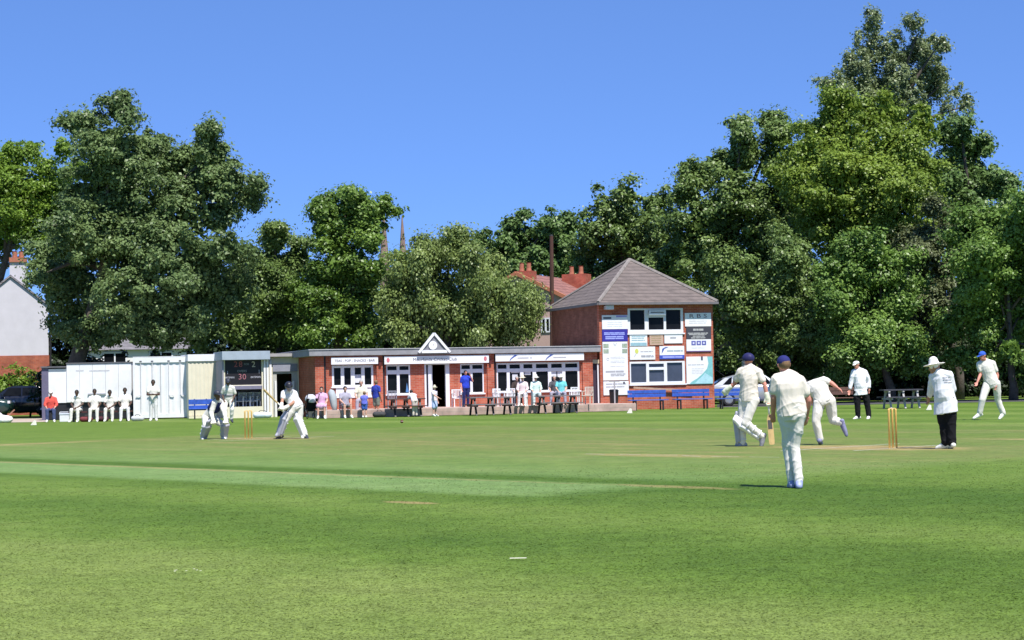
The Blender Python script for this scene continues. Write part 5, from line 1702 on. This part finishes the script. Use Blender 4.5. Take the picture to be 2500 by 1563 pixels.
# chairs nobody sits on
for px, d, m, f, lab in ((957, 76.7, GPL, (.1, -1), 'empty grey plastic chair left of the pavilion door'), (1116, 77.8, WPL, (.3, -1), 'empty white plastic chair behind the left picnic table'), (1218, 77.4, WPL, (.6, -1), 'empty white plastic chair left of the pink clothed person, nearer the door'),
                         (1243, 77.5, WPL, (-.3, -1), 'empty white plastic chair next to the pink clothed person'), (1402, 77.6, WPL, (-.2, -1), 'empty white plastic chair right of the turquoise top'), (1434, 78.2, mat('cream_plastic', (.66, .58, .50), .5), (-.4, -1), 'empty cream plastic chair by the narrow side door')):
    chair(at(px, d), f, m, lab, CH_, TZ)
for i, (px, d) in enumerate(((588, 79.5), (606, 79.6), (622, 79.7))):
    q = S.world(S.hit(px, 975, .6)[0], .6, .35)
    chair(Vector((q.x, q.y, .35)), (-.2, -1), WPL, ('white plastic chair stored at the left inside the scoreboard hut', 'white plastic chair stored in the middle inside the scoreboard hut', 'white plastic chair stored at the right inside the scoreboard hut')[i], 'chairs in the scoreboard hut')
# pushchair and folded parasol
def wheel(pt, r, ax='x', m=None):
    me = MB()
    return me
pcb = at(757, 74.8)
pc = empty('pushchair', pcb, R(25), 'black pushchair with pale hood on the grass at the pavilion corner', 'pushchair')
for x in (-.24, .24):
    for y, r in ((-.30, .12), (.32, .12)):
        t = MB().tube([(x + r * 0, y + r * math.cos(R(a)), r + .0 + r * .92 * math.sin(R(a)) + .012) for a in range(0, 361, 24)], .018, 6, False).build('wheel', DARK, pc)
        MB().tube([(x - .02, y, r + .012), (x + .02, y, r + .012)], .05, 10).build('hub', GREYINK, t)
MB().bar((-.24, -.30, .13), (-.24, .12, .62), .025).bar((.24, -.30, .13), (.24, .12, .62), .025).bar((-.24, .32, .13), (-.24, -.45, 1.0), .025).bar((.24, .32, .13), (.24, -.45, 1.0), .025).bar((-.24, -.45, 1.0), (.24, -.45, 1.0), .03).build('frame', DARK, pc)
MB().prism([(-.21, .30), (.21, .30), (.21, .40), (-.21, .40)], -.05, .38).add([(-.21, -.06, .40), (.21, -.06, .40), (.21, -.28, .80), (-.21, -.28, .80), (-.21, -.02, .40), (.21, -.02, .40), (.21, -.23, .82), (-.21, -.23, .82)], [(0, 3, 2, 1), (4, 5, 6, 7), (0, 1, 5, 4), (1, 2, 6, 5), (2, 3, 7, 6), (3, 0, 4, 7)]).build('seat', BLK, pc)
hd = Sh()
hd.ell((0, -.05, .78), (Vector((1, 0, 0)), Vector((0, 1, 0)), Vector((0, 0, 1))), (.23, .27, .22))
ho = fuse('hood', hd, .02, mat('pale_grey_hood', (.55, .55, .60), .8), pc, 2)
cut_below(ho, Vector((0, -.05, .74)), Vector((0, -.4, .9)).normalized())
pb = at(813, 75.3)
ps = empty('folded_parasol', pb, 0, 'grey folded parasol leaning by the pavilion corner beside the pink dress', 'parasol')
MB().tube([(.10, 0, .02), (-.06, .1, 1.15)], .018, 8).build('pole', DARK, ps)
MB().tube([(.08, -.03, .20), (.03, .0, .5), (-.02, .05, .85), (-.09, .1, 1.08), (-.12, .12, 1.16)], [.06, .13, .16, .13, .03], 10).build('canopy', mat('grey_green_canvas', (.36, .40, .42), .85), ps, True)
def bag(px, d, m, lab, sx=.28, sz=.22, z0=0.0):
    c = at(px, d) + Vector((0, 0, z0))
    o = empty('sports_bag', c, R(random.uniform(-20, 20)), lab, 'bag', 'bags')
    s = Sh()
    s.cone((-sx * .6, 0, sz * .5), (sx * .6, 0, sz * .5), sz * .52, sz * .5)
    fuse('bag_body', s, .02, m, o, 2, .01)
    MB().tube([(-sx * .4, 0, sz * .95), (-sx * .2, 0, sz * 1.25), (sx * .2, 0, sz * 1.25), (sx * .4, 0, sz * .95)], .015, 6).build('handle', DARK, o)
bag(210, 78.0, mat('maroon_bag', (.16, .03, .035), .8), 'maroon kit bag under the bench at its left end')
bag(250, 78.0, mat('dark_maroon_bag', (.07, .02, .03), .8), 'dark kit bag under the middle of the bench')
bag(335, 77.4, mat('pale_grey_bag', (.5, .5, .52), .8), 'pale grey kit bag at the foot of the container')
bag(640, 78.6, mat('pale_blue_bag', (.58, .66, .74), .8), 'pale blue and white bag at the foot of the scoreboard hut', .45, .26)
bag(925, 75.2, mat('charcoal_bag', (.05, .05, .055), .8), 'charcoal bag on the grass right of the child in blue', .26, .24)
cb = empty('cool_box', at(158, 79.0), 0, 'white cool box between the person in red and the bench', 'cool box')
MB().box(-.20, .20, -.15, .15, .0, .30).build('box', WPL, cb, bevel=.02)
MB().box(-.215, .215, -.165, .165, .302, .37).build('lid', mat('pale_blue_lid', (.62, .66, .74), .5), cb, bevel=.015)
MB().bar((-.22, 0, .25), (-.22, 0, .42), .025).bar((.22, 0, .25), (.22, 0, .42), .025).bar((-.22, 0, .42), (.22, 0, .42), .025).build('handle', WPL, cb)
def marker(px, py, lab):
    g = G(px, py)
    o = empty('boundary_marker', g, R(30), lab, 'marker', 'boundary markers')
    o.scale = (.55, .55, .8)
    MB().prism([(-.20, .01), (.20, .01), (.16, .22), (.06, .24)], -.05, .05).build('wedge', mat('cream_marker', (.74, .72, .62), .7), o)
    MB().box(-.21, .21, -.06, .06, -.002, .009).build('base', GREYINK, o)
marker(82, 1038, 'white wedge marker on the grass at the far left')
marker(1537, 1009, 'white wedge marker at the edge of the grass below the tower')
marker(2268, 1001, 'white wedge marker on the boundary beside the umpire in the sun hat')
g = at(2, 80)
o = empty('covered_roller', g, 0, 'white sheeted heap on the dusty path at the left edge', 'heap')
s = Sh(); s.cone((-.9, 0, .18), (.35, 0, .14), .30, .16); s.cone((-.4, 0, .3), (-.1, 0, .3), .2, .15)
fuse('sheet', s, .03, mat('white_sheet', (.74, .72, .70), .8), o, 2, .03)
MB().bar((.1, 0, .1), (.55, .1, .55), .05).build('handle', mat('rusty_handle', (.4, .2, .14), .8), o)

# ------------------------------------------------------------------ parked cars
def car(base, rz, label, paint, L=4.2, H=1.46, W=1.72):
    o = empty('parked_car', base, rz, label, 'car', 'parked cars')
    x = lambda t: (t - .5) * L
    z = lambda t: t * H
    hw = W / 2
    # lower body: rings of the section along the length
    rows = [(.0, .30, .52, .82), (.02, .22, .58, .90), (.10, .16, .62, .97), (.26, .15, .665, 1.0), (.34, .15, .68, 1.0), (.62, .15, .69, 1.0), (.86, .16, .69, .98), (.97, .22, .67, .93), (1.0, .32, .60, .86)]
    vs, n = [], 8
    for t, zb, zt, wv in rows:
        w_ = hw * wv
        vs += [(x(t), -w_ * .92, z(zb)), (x(t), -w_, z(zb) + .12), (x(t), -w_, z(zt) - .12), (x(t), -w_ * .90, z(zt)), (x(t), w_ * .90, z(zt)), (x(t), w_, z(zt) - .12), (x(t), w_, z(zb) + .12), (x(t), w_ * .92, z(zb))]
    fs = [(i*n+k, (i+1)*n+k, (i+1)*n+(k+1)%n, i*n+(k+1)%n) for i in range(len(rows)-1) for k in range(n)] + [tuple(range(n)), tuple((len(rows)-1)*n+k for k in range(n))[::-1]]
    MB().add(vs, fs).build('body', paint, o, True).modifiers.new('b', 'BEVEL').width = .03
    cab = [(.25, .66, .86), (.40, .965, .70), (.50, 1.0, .70), (.72, .985, .70), (.84, .90, .70), (.97, .68, .84)]
    vs = []
    for t, zt, wv in cab: vs += [(x(t), -hw * wv, z(zt)), (x(t), hw * wv, z(zt))]
    base_ = [(x(.25), -hw * .88, z(.655)), (x(.25), hw * .88, z(.655)), (x(.97), -hw * .86, z(.655)), (x(.97), hw * .86, z(.655))]
    k = len(vs)
    vs += base_
    fs = [(2*i, 2*i+2, 2*i+3, 2*i+1) for i in range(len(cab)-1)]
    fs += [tuple([k] + [2*i for i in range(1, len(cab)-1)] + [k+2]), tuple([k+3] + [2*i+1 for i in range(len(cab)-2, 0, -1)] + [k+1])]
    MB().add(vs, fs).build('roof', paint, o)
    # glass: side windows, windscreen, rear window just proud of the cabin
    for s in (-1, 1):
        def sp(t, zz):
            f_ = (zz - .655) / (.96 - .655)
            return (x(t), s * (hw * (.88 + (.70 - .88) * f_) + .012), z(zz))
        for a0, a1, b0, b1 in ((.335, .55, .40, .55), (.565, .76, .565, .75), (.775, .87, .765, .80)):
            MB().add([sp(a0, .69), sp(a1, .69), sp(b1, .93 if b1 < .78 else .88), sp(b0, .93)], [(0, 1, 2, 3)]).build('window', GLASS, o)
    for t0, z0, t1, z1, w0, w1 in ((.265, .70, .385, .94, .80, .66), (.955, .71, .855, .88, .78, .66)):
        dx = -.02 if t0 < .5 else .02
        MB().add([(x(t0) + dx, -hw * w0, z(z0) + .02), (x(t0) + dx, hw * w0, z(z0) + .02), (x(t1) + dx, hw * w1, z(z1) + .02), (x(t1) + dx, -hw * w1, z(z1) + .02)], [(0, 1, 2, 3)]).build('windscreen' if t0 < .5 else 'rear_window', GLASS, o)
    for t in (.17, .81):
        for s in (-1, 1):
            w_ = MB().tube([(x(t), s * (hw - .20), .31), (x(t), s * (hw - .02), .31), (x(t), s * (hw + .012), .31)], [.31, .31, .27], 20).build('wheel', DARK, o, False)
            MB().tube([(x(t), s * (hw + .0125), .31), (x(t), s * (hw + .022), .31)], [.19, .15], 14).build('rim', mat('alloy_rim', (.5, .5, .52), .3, metal=.7), w_)
    for s in (-1, 1):
        MB().box(x(.0) + .0, x(.0) + .12, s * hw * .72 - .16, s * hw * .72 + .16, z(.50), z(.585)).build('headlight', mat('headlight_glass', (.7, .7, .72), .1), o)
        MB().box(x(1.0) - .10, x(1.0) + .01, s * hw * .74 - .10, s * hw * .74 + .10, z(.50), z(.64)).build('tail_light', mat('red_tail_light', (.35, .02, .02), .2), o)
        MB().box(x(.325), x(.36), s * (hw + .09) - .08, s * (hw + .09) + .08, z(.68), z(.77)).build('wing_mirror', paint, o, bevel=.02)
    MB().bar((x(.83), 0, z(.96)), (x(.92), 0, z(1.16)), .014).build('aerial', DARK, o)
    return o
SILV = mat('silver_car_paint', (.50, .52, .56), .25, .05, 2, spec=.7, metal=.4)
BLKP = mat('black_car_paint', (.010, .011, .018), .15, .1, 2, spec=.8)
car(at(1842, 87), R(180), 'silver car parked right of the tower behind the blue bench', SILV)
car(at(45, 96), R(8), 'black car parked in front of the white house at the left', BLKP, 4.3, 1.62)
car(at(-75, 92), R(185), 'dark green car at the very left edge, beside the black car', mat('dark_green_car_paint', (.012, .04, .035), .2, .1, 2, spec=.7), 4.2, 1.5)
# ------------------------------------------------------------------ trees
def leaf_mat(name, dark, light, trans=0.3, gloss=0.35, third=None):
    m = bpy.data.materials.new(name)
    m.use_nodes = True
    n, l = m.node_tree.nodes, m.node_tree.links
    p = n['Principled BSDF']
    p.inputs['Roughness'].default_value = 0.42
    p.inputs['Specular IOR Level'].default_value = gloss
    geo = n.new('ShaderNodeNewGeometry')
    nz = n.new('ShaderNodeTexNoise')
    nz.inputs['Scale'].default_value = 0.45
    nz.inputs['Detail'].default_value = 3
    l.new(geo.outputs['Position'], nz.inputs['Vector'])
    a = n.new('ShaderNodeMath')
    a.operation = 'MULTIPLY_ADD'
    l.new(geo.outputs['Random Per Island'], a.inputs[0])
    a.inputs[1].default_value = 0.34
    b = n.new('ShaderNodeMath')
    b.operation = 'MULTIPLY_ADD'
    l.new(nz.outputs['Fac'], b.inputs[0])
    b.inputs[1].default_value = 1.3
    b.inputs[2].default_value = -0.32
    l.new(b.outputs[0], a.inputs[2])
    rp = n.new('ShaderNodeValToRGB')
    rp.color_ramp.elements[0].color = (*dark, 1)
    rp.color_ramp.elements[1].color = (*light, 1)
    if third:
        e = rp.color_ramp.elements.new(0.92)
        e.color = (*light, 1)
        rp.color_ramp.elements[-1].color = (*third, 1)
    l.new(a.outputs[0], rp.inputs[0])
    l.new(rp.outputs[0], p.inputs['Base Color'])
    tr = n.new('ShaderNodeBsdfTranslucent')
    l.new(rp.outputs[0], tr.inputs['Color'])
    mx = n.new('ShaderNodeMixShader')
    mx.inputs[0].default_value = trans
    l.new(p.outputs[0], mx.inputs[1])
    l.new(tr.outputs[0], mx.inputs[2])
    l.new(mx.outputs[0], n['Material Output'].inputs['Surface'])
    return m

def unit(v): return v / np.maximum(1e-6, np.linalg.norm(v, axis=-1, keepdims=True))

def leaves(name, lobes, n, size, clump=(0.30, 0.72), up=0.5, droop=0.0, core=0.12, plume=0.0, spread=1.0):
    """lobes: array (k,6) centre + radii; leaf quads gathered in clumps over the lobes' shells"""
    L = np.array(lobes, 'f')
    area = (L[:, 3] * L[:, 5] + L[:, 3] * L[:, 4] + L[:, 4] * L[:, 5])
    cm = (clump[0] + clump[1]) / 2
    nc = np.maximum(4, (area / (cm * cm) * 1.05 * spread)).astype(int)
    ids = np.repeat(np.arange(len(L)), nc)
    d = unit(rng.normal(size=(len(ids), 3)))
    d[:, 1] = np.where((d[:, 1] > 0.3) & (rng.random(len(ids)) < .45), -d[:, 1], d[:, 1])   # fuller where the light comes from
    rad = 0.55 + 0.50 * rng.random(len(ids)) ** 0.6
    rad = np.where(rng.random(len(ids)) < .12, rad + .02 + .22 * rng.random(len(ids)), rad)      # sprays that break the outline
    cc = L[ids, :3] + d * L[ids, 3:6] * rad[:, None]
    cr = clump[0] + (clump[1] - clump[0]) * rng.random(len(ids)) ** 1.5
    if plume:                                        # shoots that stand up out of the crown
        cc[:, 2] += plume * rng.random(len(ids)) ** 4
    cz = 1.0 if not plume else 1.6
    cc += rng.normal(0, .12, cc.shape)
    w_ = cr ** 2
    ax_ = 0.75 + 0.7 * rng.random((len(ids), 3))
    ax_[:, 2] *= .72
    ci = rng.choice(len(ids), size=n, p=w_ / w_.sum())
    ld = unit(rng.normal(size=(n, 3)) + d[ci] * 0.75 + np.array([0, 0, up]))
    rr = (0.35 + 0.65 * rng.random(n) ** 0.5)
    off = ld * (cr[ci] * rr)[:, None] * ax_[ci]
    off[:, 2] *= cz
    stray = rng.random(n) < .16
    off[stray] *= 1.7
    pos = cc[ci] + off
    if droop:
        pos[:, 2] -= droop * rng.random(n) ** 3
    nrm = unit(ld * 0.7 + np.array([0, 0, 0.55]) + d[ci] * 0.25 + rng.normal(size=(n, 3)) * 0.55)
    sz = size * (0.6 + 0.8 * rng.random(n))
    if core:                                         # big inner leaves that close the crown
        k = int(n * core)
        j = rng.integers(0, len(L), k)
        dd = unit(rng.normal(size=(k, 3)))
        pos[:k] = L[j, :3] + dd * L[j, 3:6] * (0.25 + 0.5 * rng.random((k, 1)))
        sz[:k] = size * 2.2
        nrm[:k] = unit(rng.normal(size=(k, 3)) + np.array([0, -.3, .4]))
    pos[:, 2] = np.maximum(pos[:, 2], 0.25)
    t = unit(np.cross(nrm, rng.normal(size=(n, 3))))
    if droop:
        t = unit(t * 0.5 + np.array([0, 0, -1.0]) - nrm * (-nrm[:, 2:3]))
    bt = np.cross(nrm, t)
    s = sz[:, None]
    v = np.empty((n, 4, 3), 'f')
    v[:, 0] = pos - t * s * 0.55
    v[:, 1] = pos + bt * s * 0.36 + nrm * s * 0.10
    v[:, 2] = pos + t * s * 0.60 - nrm * s * 0.12
    v[:, 3] = pos - bt * s * 0.36 + nrm * s * 0.10
    return fast_mesh(name, v.reshape(-1, 3), 4)

def tree(name, label, d, lob, n, size, m, trunk_px=None, trunk_r=0.3, group='trees behind the pavilion', dz=1.6, z1=True, **kw):
    """lob: crown outline lobes (x, y, r[, ry]) as seen, each set at its own depth round d"""
    out = []
    n, size = int(n * 1.75), size * .80
    for q in lob:
        x, y, r = q[0], q[1], q[2] * .92
        ry = q[3] * .95 if len(q) > 3 else r
        if z1: x, y, r, ry = x * 1.0339, y * 1.0339, r * 1.0339, ry * 1.0339
        dd = d + random.uniform(-dz, dz)
        c = P(x, y, dd)
        k = dd / FPX
        sh_ = kw.get('shrink', .17)
        rx_, rz_ = max(r * k - sh_, r * k * .45), max(ry * k - sh_, ry * k * .45)
        out.append((c.x, c.y, c.z, rx_, max(rx_, min(rz_, rx_ * 1.3)) * 1.05, rz_))
    kw.pop('shrink', 0)
    A = np.array(out)
    fill = []                                        # quieter foliage set back between neighbouring boughs
    if kw.pop('fill', True):
        for i in range(len(A)):
            for j in range(i):
                gap = np.linalg.norm(A[i, [0, 2]] - A[j, [0, 2]])
                if .6 < gap / (A[i, 3] + A[j, 3]) < 1.15 and rng.random() < .5:
                    m_ = (A[i] + A[j]) / 2
                    fill.append((m_[0], m_[1] + .5, m_[2], m_[3] * .62, m_[4] * .7, m_[5] * .62))
    if fill: A = np.vstack([A, np.array(fill)])
    bx = trunk_px * 1.0339 if trunk_px is not None else None
    base = GX(bx, d) if bx is not None else Vector((float(np.average(A[:, 0], weights=A[:, 3])), d, 0))
    root = empty(name, base, 0, label, 'tree', group)
    A[:, :3] -= np.array(base)
    crown = link_mesh('crown', leaves('crown', A, n, size, **kw), m, root)
    # trunk with limbs reaching into the lobes
    tb = MB()
    ztop = float(np.percentile(A[:, 2], 70))
    zlow = float(max(1.2, np.percentile(A[:, 2], 8) * 0.7))
    cx = float(np.mean(A[:, 0]))
    pts = [Vector((0, 0, -.05)), Vector((.05, .03, zlow * .5)), Vector((cx * .15, .1, zlow)), Vector((cx * .5, .05, (zlow + ztop) / 2)), Vector((cx * .8, 0, ztop))]
    tb.tube(pts, [trunk_r * 1.25, trunk_r, trunk_r * .85, trunk_r * .55, trunk_r * .15], 9)
    for i in rng.choice(len(A), size=min(12, len(A)), replace=False):
        q = Vector(A[i, :3])
        t = random.uniform(.35, .75)
        s0 = pts[2].lerp(pts[4], t * .8)
        mid = s0.lerp(q, .5) + Vector((0, 0, .4))
        tb.tube([s0, mid, q], [trunk_r * .38, trunk_r * .24, trunk_r * .06], 6)
    tb.build('trunk', BARK, root, smooth=True)
    return root

LM_DARK = leaf_mat('dark_maple_leaf', (0.062, 0.108, 0.034), (0.24, 0.335, 0.125), .28, .28)
LM_YEL = leaf_mat('yellow_green_leaf', (0.085, 0.165, 0.018), (0.28, 0.42, 0.06), .35, .3)
LM_MID = leaf_mat('mid_green_leaf', (0.06, 0.128, 0.018), (0.225, 0.35, 0.062), .3, .4)
LM_WIL = leaf_mat('pale_willow_leaf', (0.095, 0.15, 0.035), (0.3, 0.38, 0.115), .3, .4)
LM_FAR = leaf_mat('deep_green_leaf', (0.055, 0.112, 0.03), (0.205, 0.315, 0.092), .22, .3)
LM_LIME = leaf_mat('lime_leaf', (0.095, 0.165, 0.018), (0.31, 0.42, 0.07), .32, .35)
LM_BRI = leaf_mat('bright_green_leaf', (0.075, 0.155, 0.024), (0.265, 0.41, 0.09), .32, .4)
LM_PLUM = leaf_mat('bronze_leaf', (0.068, 0.09, 0.036), (0.245, 0.285, 0.125), .2, .4)
LM_POP = leaf_mat('grey_poplar_leaf', (0.105, 0.15, 0.062), (0.3, 0.37, 0.17), .28, .5, (.30, .30, .25))
LM_OLD = leaf_mat('dark_oak_leaf', (0.062, 0.118, 0.026), (0.245, 0.345, 0.095), .25, .4)  # these trees' own darker green

tree('deciduous_tree', 'light yellow green tree at the far left edge above the white chimney', 113, [
    (40,385,65),(110,415,50),(10,470,90),(110,490,62),(60,540,62),(140,545,45),(-40,600,60),(115,590,45),(160,600,45),(20,545,40),(165,480,48),(170,530,45),(150,350,36),(185,400,40),(150,690,40),(185,740,45),(-60,420,90),(-90,560,100),(60,480,80),(150,420,30),(20,355,30),(75,350,30)],
    36000, .19, LM_YEL, trunk_px=-30, trunk_r=.3)
tree('deciduous_tree', 'tallest dark green tree at the left, with two peaks, behind the white container', 90, [
    (284,236,15,26),(272,262,26,36),(300,275,28,36),(200,312,45),(262,345,75),(345,350,55),(481,318,14,26),(478,352,36,42),(515,372,26,30),(440,415,75),(540,430,58),(585,470,38),(225,440,88),(340,465,95),(465,515,95),(175,545,75),
    (300,575,95),(420,610,100),(540,585,60),(190,665,88),(315,700,95),(455,715,92),(170,750,55),(265,785,58),(390,790,60),(540,690,68),(112,640,36),(105,600,30),(85,655,22),(130,690,34),(140,590,36),(330,780,60),(470,790,45),(230,800,40),(165,290,22),(605,445,22),(380,340,40),(505,310,20,32)],
    105000, .18, LM_DARK, trunk_px=162, trunk_r=.45, dz=2.2)
tree('deciduous_tree', 'small dark green tree between the tallest left tree and the upright tree', 95, [
    (650,570,45),(610,640,65),(700,615,52),(660,690,75),(590,750,65),(680,770,58),(725,690,42),(645,535,22),(560,790,45),(640,800,45),(700,790,40)],
    50000, .17, LM_OLD, trunk_px=665, trunk_r=.3)
tree('deciduous_tree', 'upright mid green tree with a split crown left of the church spires', 92, [
    (770,482,32),(850,482,42),(905,490,22,18),(800,545,58),(868,560,60),(800,625,58),(745,690,55),(830,695,68),(780,755,66),(868,770,58),(745,785,45),(885,640,48),(755,500,25),(820,470,22),(880,520,35)],
    46000, .17, LM_MID, trunk_px=800, trunk_r=.35)
tree('deciduous_tree', 'broad pale green tree behind the pavilion roof, in front of the red roofed house', 88.5, [
    (1040,592,42),(965,625,55),(1100,615,56),(1160,640,48),(1000,685,78),(1100,695,78),(1185,690,56),(1220,735,36),(960,745,58),(1060,765,66),(1145,770,55),(1205,770,30),(930,700,46),(1178,795,22),(905,725,40),(1010,790,40),(940,790,35),(1100,800,30),(1075,565,20),(1010,585,25),(1240,715,22),(1238,765,24),(1215,800,18),(1228,690,26)],
    56000, .155, LM_WIL, trunk_px=1040, trunk_r=.32, droop=.5)
tree('deciduous_tree', 'flat topped dark tree far behind the red roofed house', 128, [
    (1215,528,28),(1290,528,38),(1198,565,35),(1130,568,34),(1250,588,56),(1165,615,48),(1312,600,56),(1340,535,36),(1085,575,26),(1230,640,45),(1330,640,50),(1300,560,40),(1240,505,12)],
    18000, .27, LM_FAR, trunk_px=1240, trunk_r=.5, group='trees further back')
tree('deciduous_tree', 'rounded dark green tree rising behind the tower roof', 118, [
    (1432,495,46),(1480,465,38),(1545,488,46),(1400,555,56),(1480,555,66),(1560,570,66),(1380,615,46),(1460,635,66),(1560,650,66),(1355,680,46),(1500,690,60),(1590,620,50),(1420,680,50),(1620,700,50)],
    26000, .25, LM_OLD, trunk_px=1480, trunk_r=.5, group='trees further back')
tree('deciduous_tree', 'spreading green tree with ragged top right of the tower, behind the white capped fielders', 104, [
    (1640,408,40),(1612,460,42),(1690,395,50),(1752,312,22),(1768,350,45),(1842,320,42),(1832,395,66),(1735,470,76),(1662,530,76),(1785,550,78),(1625,600,58),(1702,640,68),(1800,655,68),(1590,520,40),(1560,640,45),(1850,480,66),(1825,290,22),(1735,292,12),(1880,580,60),(1720,720,60),(1830,740,60)],
    64000, .20, LM_OLD, trunk_px=1720, trunk_r=.5)
tree('deciduous_tree', 'tall domed lime green tree in the middle of the right hand group', 98, [
    (2010,258,48),(2095,275,52),(2175,290,48),(1925,318,52),(2030,335,76),(2130,365,78),(2000,425,86),(2108,465,90),(1925,445,66),(2040,535,86),(2150,540,70),(1955,275,32),(1940,540,60),(2000,620,60),(2080,620,60),(1965,230,22),(2190,430,50),(2140,640,50),(1900,380,50),(1885,430,55),(1900,350,40),(2080,420,60),(1965,380,60)],
    78000, .18, LM_LIME, trunk_px=2060, trunk_r=.5)
tree('deciduous_tree', 'dark green tree at the right behind the bronze leaved tree', 107, [
    (2232,318,46),(2290,352,46),(2250,418,66),(2330,425,46),(2362,438,26),(2300,488,56),(2222,478,56),(2380,500,30),(2340,540,60),(2240,560,60),(2270,310,26),(2400,580,50),(2310,620,60),(2320,340,20),(2385,430,14)],
    32000, .23, LM_FAR, trunk_px=2290, trunk_r=.5)
tree('poplar_tree', 'tall grey green poplar with upswept shoots above the right hand trees', 128, [
    (2040,120,13,55),(2060,72,10,34),(2078,105,10,40),(2030,175,15,45),(2092,150,11,48),(2112,110,7,36),(2120,190,16,50),(2150,105,11,46),(2165,82,8,28),(2175,150,13,52),(2197,125,9,42),(2214,108,7,30),(2208,185,12,50),
    (2060,190,16,50),(2085,235,22,45),(2150,200,15,50),(2150,250,24,40),(2190,240,18,42),(1945,215,9,28),(1968,208,8,24),(1995,235,13,28),(2228,195,6,20),(2265,240,12,15),(2243,262,10,14),(2280,250,8,12),(2008,170,8,28),(2030,245,22,36),(2110,265,24,34)],
    34000, .19, LM_POP, trunk_px=2110, trunk_r=.5, group='trees further back', core=.0, clump=(.22, .45), plume=.8, spread=1.1, shrink=-.1, fill=False)
tree('deciduous_tree', 'low dark tree directly right of the tower wall', 93, [
    (1740,635,58),(1722,715,56),(1800,715,66),(1862,640,58),(1880,755,66),(1765,795,56),(1842,825,50),(1920,695,48),(1715,790,30),(1700,650,40),(1800,800,55),(1905,810,45),(1712,850,22),(1860,570,45),(1755,865,36),(1860,880,36),(1925,865,36),(1800,890,26)],
    50000, .17, LM_OLD, trunk_px=1780, trunk_r=.3)
tree('deciduous_tree', 'bright mid green tree behind the short square leg umpire', 89.5, [
    (2000,635,66),(2080,612,66),(1982,715,56),(2062,705,66),(2120,680,46),(2040,785,56),(1975,800,42),(2100,770,46),(1950,660,40),(2130,740,40),(2050,830,40),(1995,850,28),(2150,820,36),(2060,862,38),(2140,865,34),(2180,845,30),(1990,885,22)],
    54000, .17, LM_BRI, trunk_px=2102, trunk_r=.22)
tree('plum_tree', 'bronze brown leaved tree between two bright green trees', 94, [
    (2180,570,52),(2150,655,40),(2230,555,46),(2172,695,48),(2232,655,40),(2200,735,46),(2190,620,50),(2250,610,35),(2200,500,28),(2160,780,40),(2220,790,40)],
    30000, .17, LM_PLUM, trunk_px=2265, trunk_r=.22)
tree('deciduous_tree', 'bright green tree filling the far right edge', 87.5, [
    (2300,535,56),(2382,515,56),(2425,595,66),(2322,625,66),(2282,695,56),(2370,705,66),(2425,755,60),(2312,775,56),(2250,785,44),(2385,825,40),(2425,475,38),(2500,560,80),(2500,700,80),(2330,840,34),(2440,840,36),(2280,850,26),(2330,875,28),(2400,872,34),(2470,870,34)],
    62000, .18, LM_BRI, trunk_px=2392, trunk_r=.2)

# ------------------------------------------------------------------ hedges and low planting
def hedge(name, label, pts, d, h, dp, n, size, m, cat='hedge', group=None):
    """leafy bank along the image columns pts[0]..pts[1]"""
    a, c = GX(pts[0], d), GX(pts[1], d)
    L = (c - a).length
    k = max(2, int(L / 1.1))
    lob = []
    for i in range(k):
        q = a.lerp(c, (i + .5) / k) - a
        hh = h * random.uniform(.85, 1.12)
        lob.append((q.x, q.y, hh * .5, .95, dp * .5, hh * .52))
    root = empty(name, a, 0, label, cat, group)
    link_mesh('foliage', leaves('foliage', lob, n, size, clump=(.22, .45)), m, root)
    b = MB()
    for i in range(0, k, 2):
        q = a.lerp(c, (i + .5) / k) - a
        b.tube([(q.x, q.y, 0), (q.x + .1, q.y, h * .7)], [.06, .02], 5)
    b.build('stems', BARK, root)
    return root
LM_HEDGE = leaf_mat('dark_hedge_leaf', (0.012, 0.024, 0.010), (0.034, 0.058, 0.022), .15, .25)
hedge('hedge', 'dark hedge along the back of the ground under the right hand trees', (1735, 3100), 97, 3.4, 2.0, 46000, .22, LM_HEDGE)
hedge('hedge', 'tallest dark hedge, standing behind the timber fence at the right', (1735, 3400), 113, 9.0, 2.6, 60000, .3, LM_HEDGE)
hedge('shrub', 'yellow green shrubs in front of the brick base of the white house', (-60, 100), 97.8, 2.35, 1.4, 9000, .13, LM_YEL, 'shrub')
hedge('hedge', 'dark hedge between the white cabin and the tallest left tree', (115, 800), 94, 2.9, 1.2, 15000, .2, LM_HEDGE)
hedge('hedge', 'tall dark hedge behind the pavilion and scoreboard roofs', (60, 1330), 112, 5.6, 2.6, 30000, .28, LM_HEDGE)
b = MB()
a, c = GX(1742, 99), GX(3100, 99)
fn = empty('boundary_fence', a, 0, 'dark timber boundary fence in deep shade behind the right hand trees', 'fence')
Lf = (c - a).length
b = MB()
for i in range(int(Lf / .16)):
    b.box(i * .16, i * .16 + .145, 0, .025, .05, 1.9 + .02 * (i % 3))
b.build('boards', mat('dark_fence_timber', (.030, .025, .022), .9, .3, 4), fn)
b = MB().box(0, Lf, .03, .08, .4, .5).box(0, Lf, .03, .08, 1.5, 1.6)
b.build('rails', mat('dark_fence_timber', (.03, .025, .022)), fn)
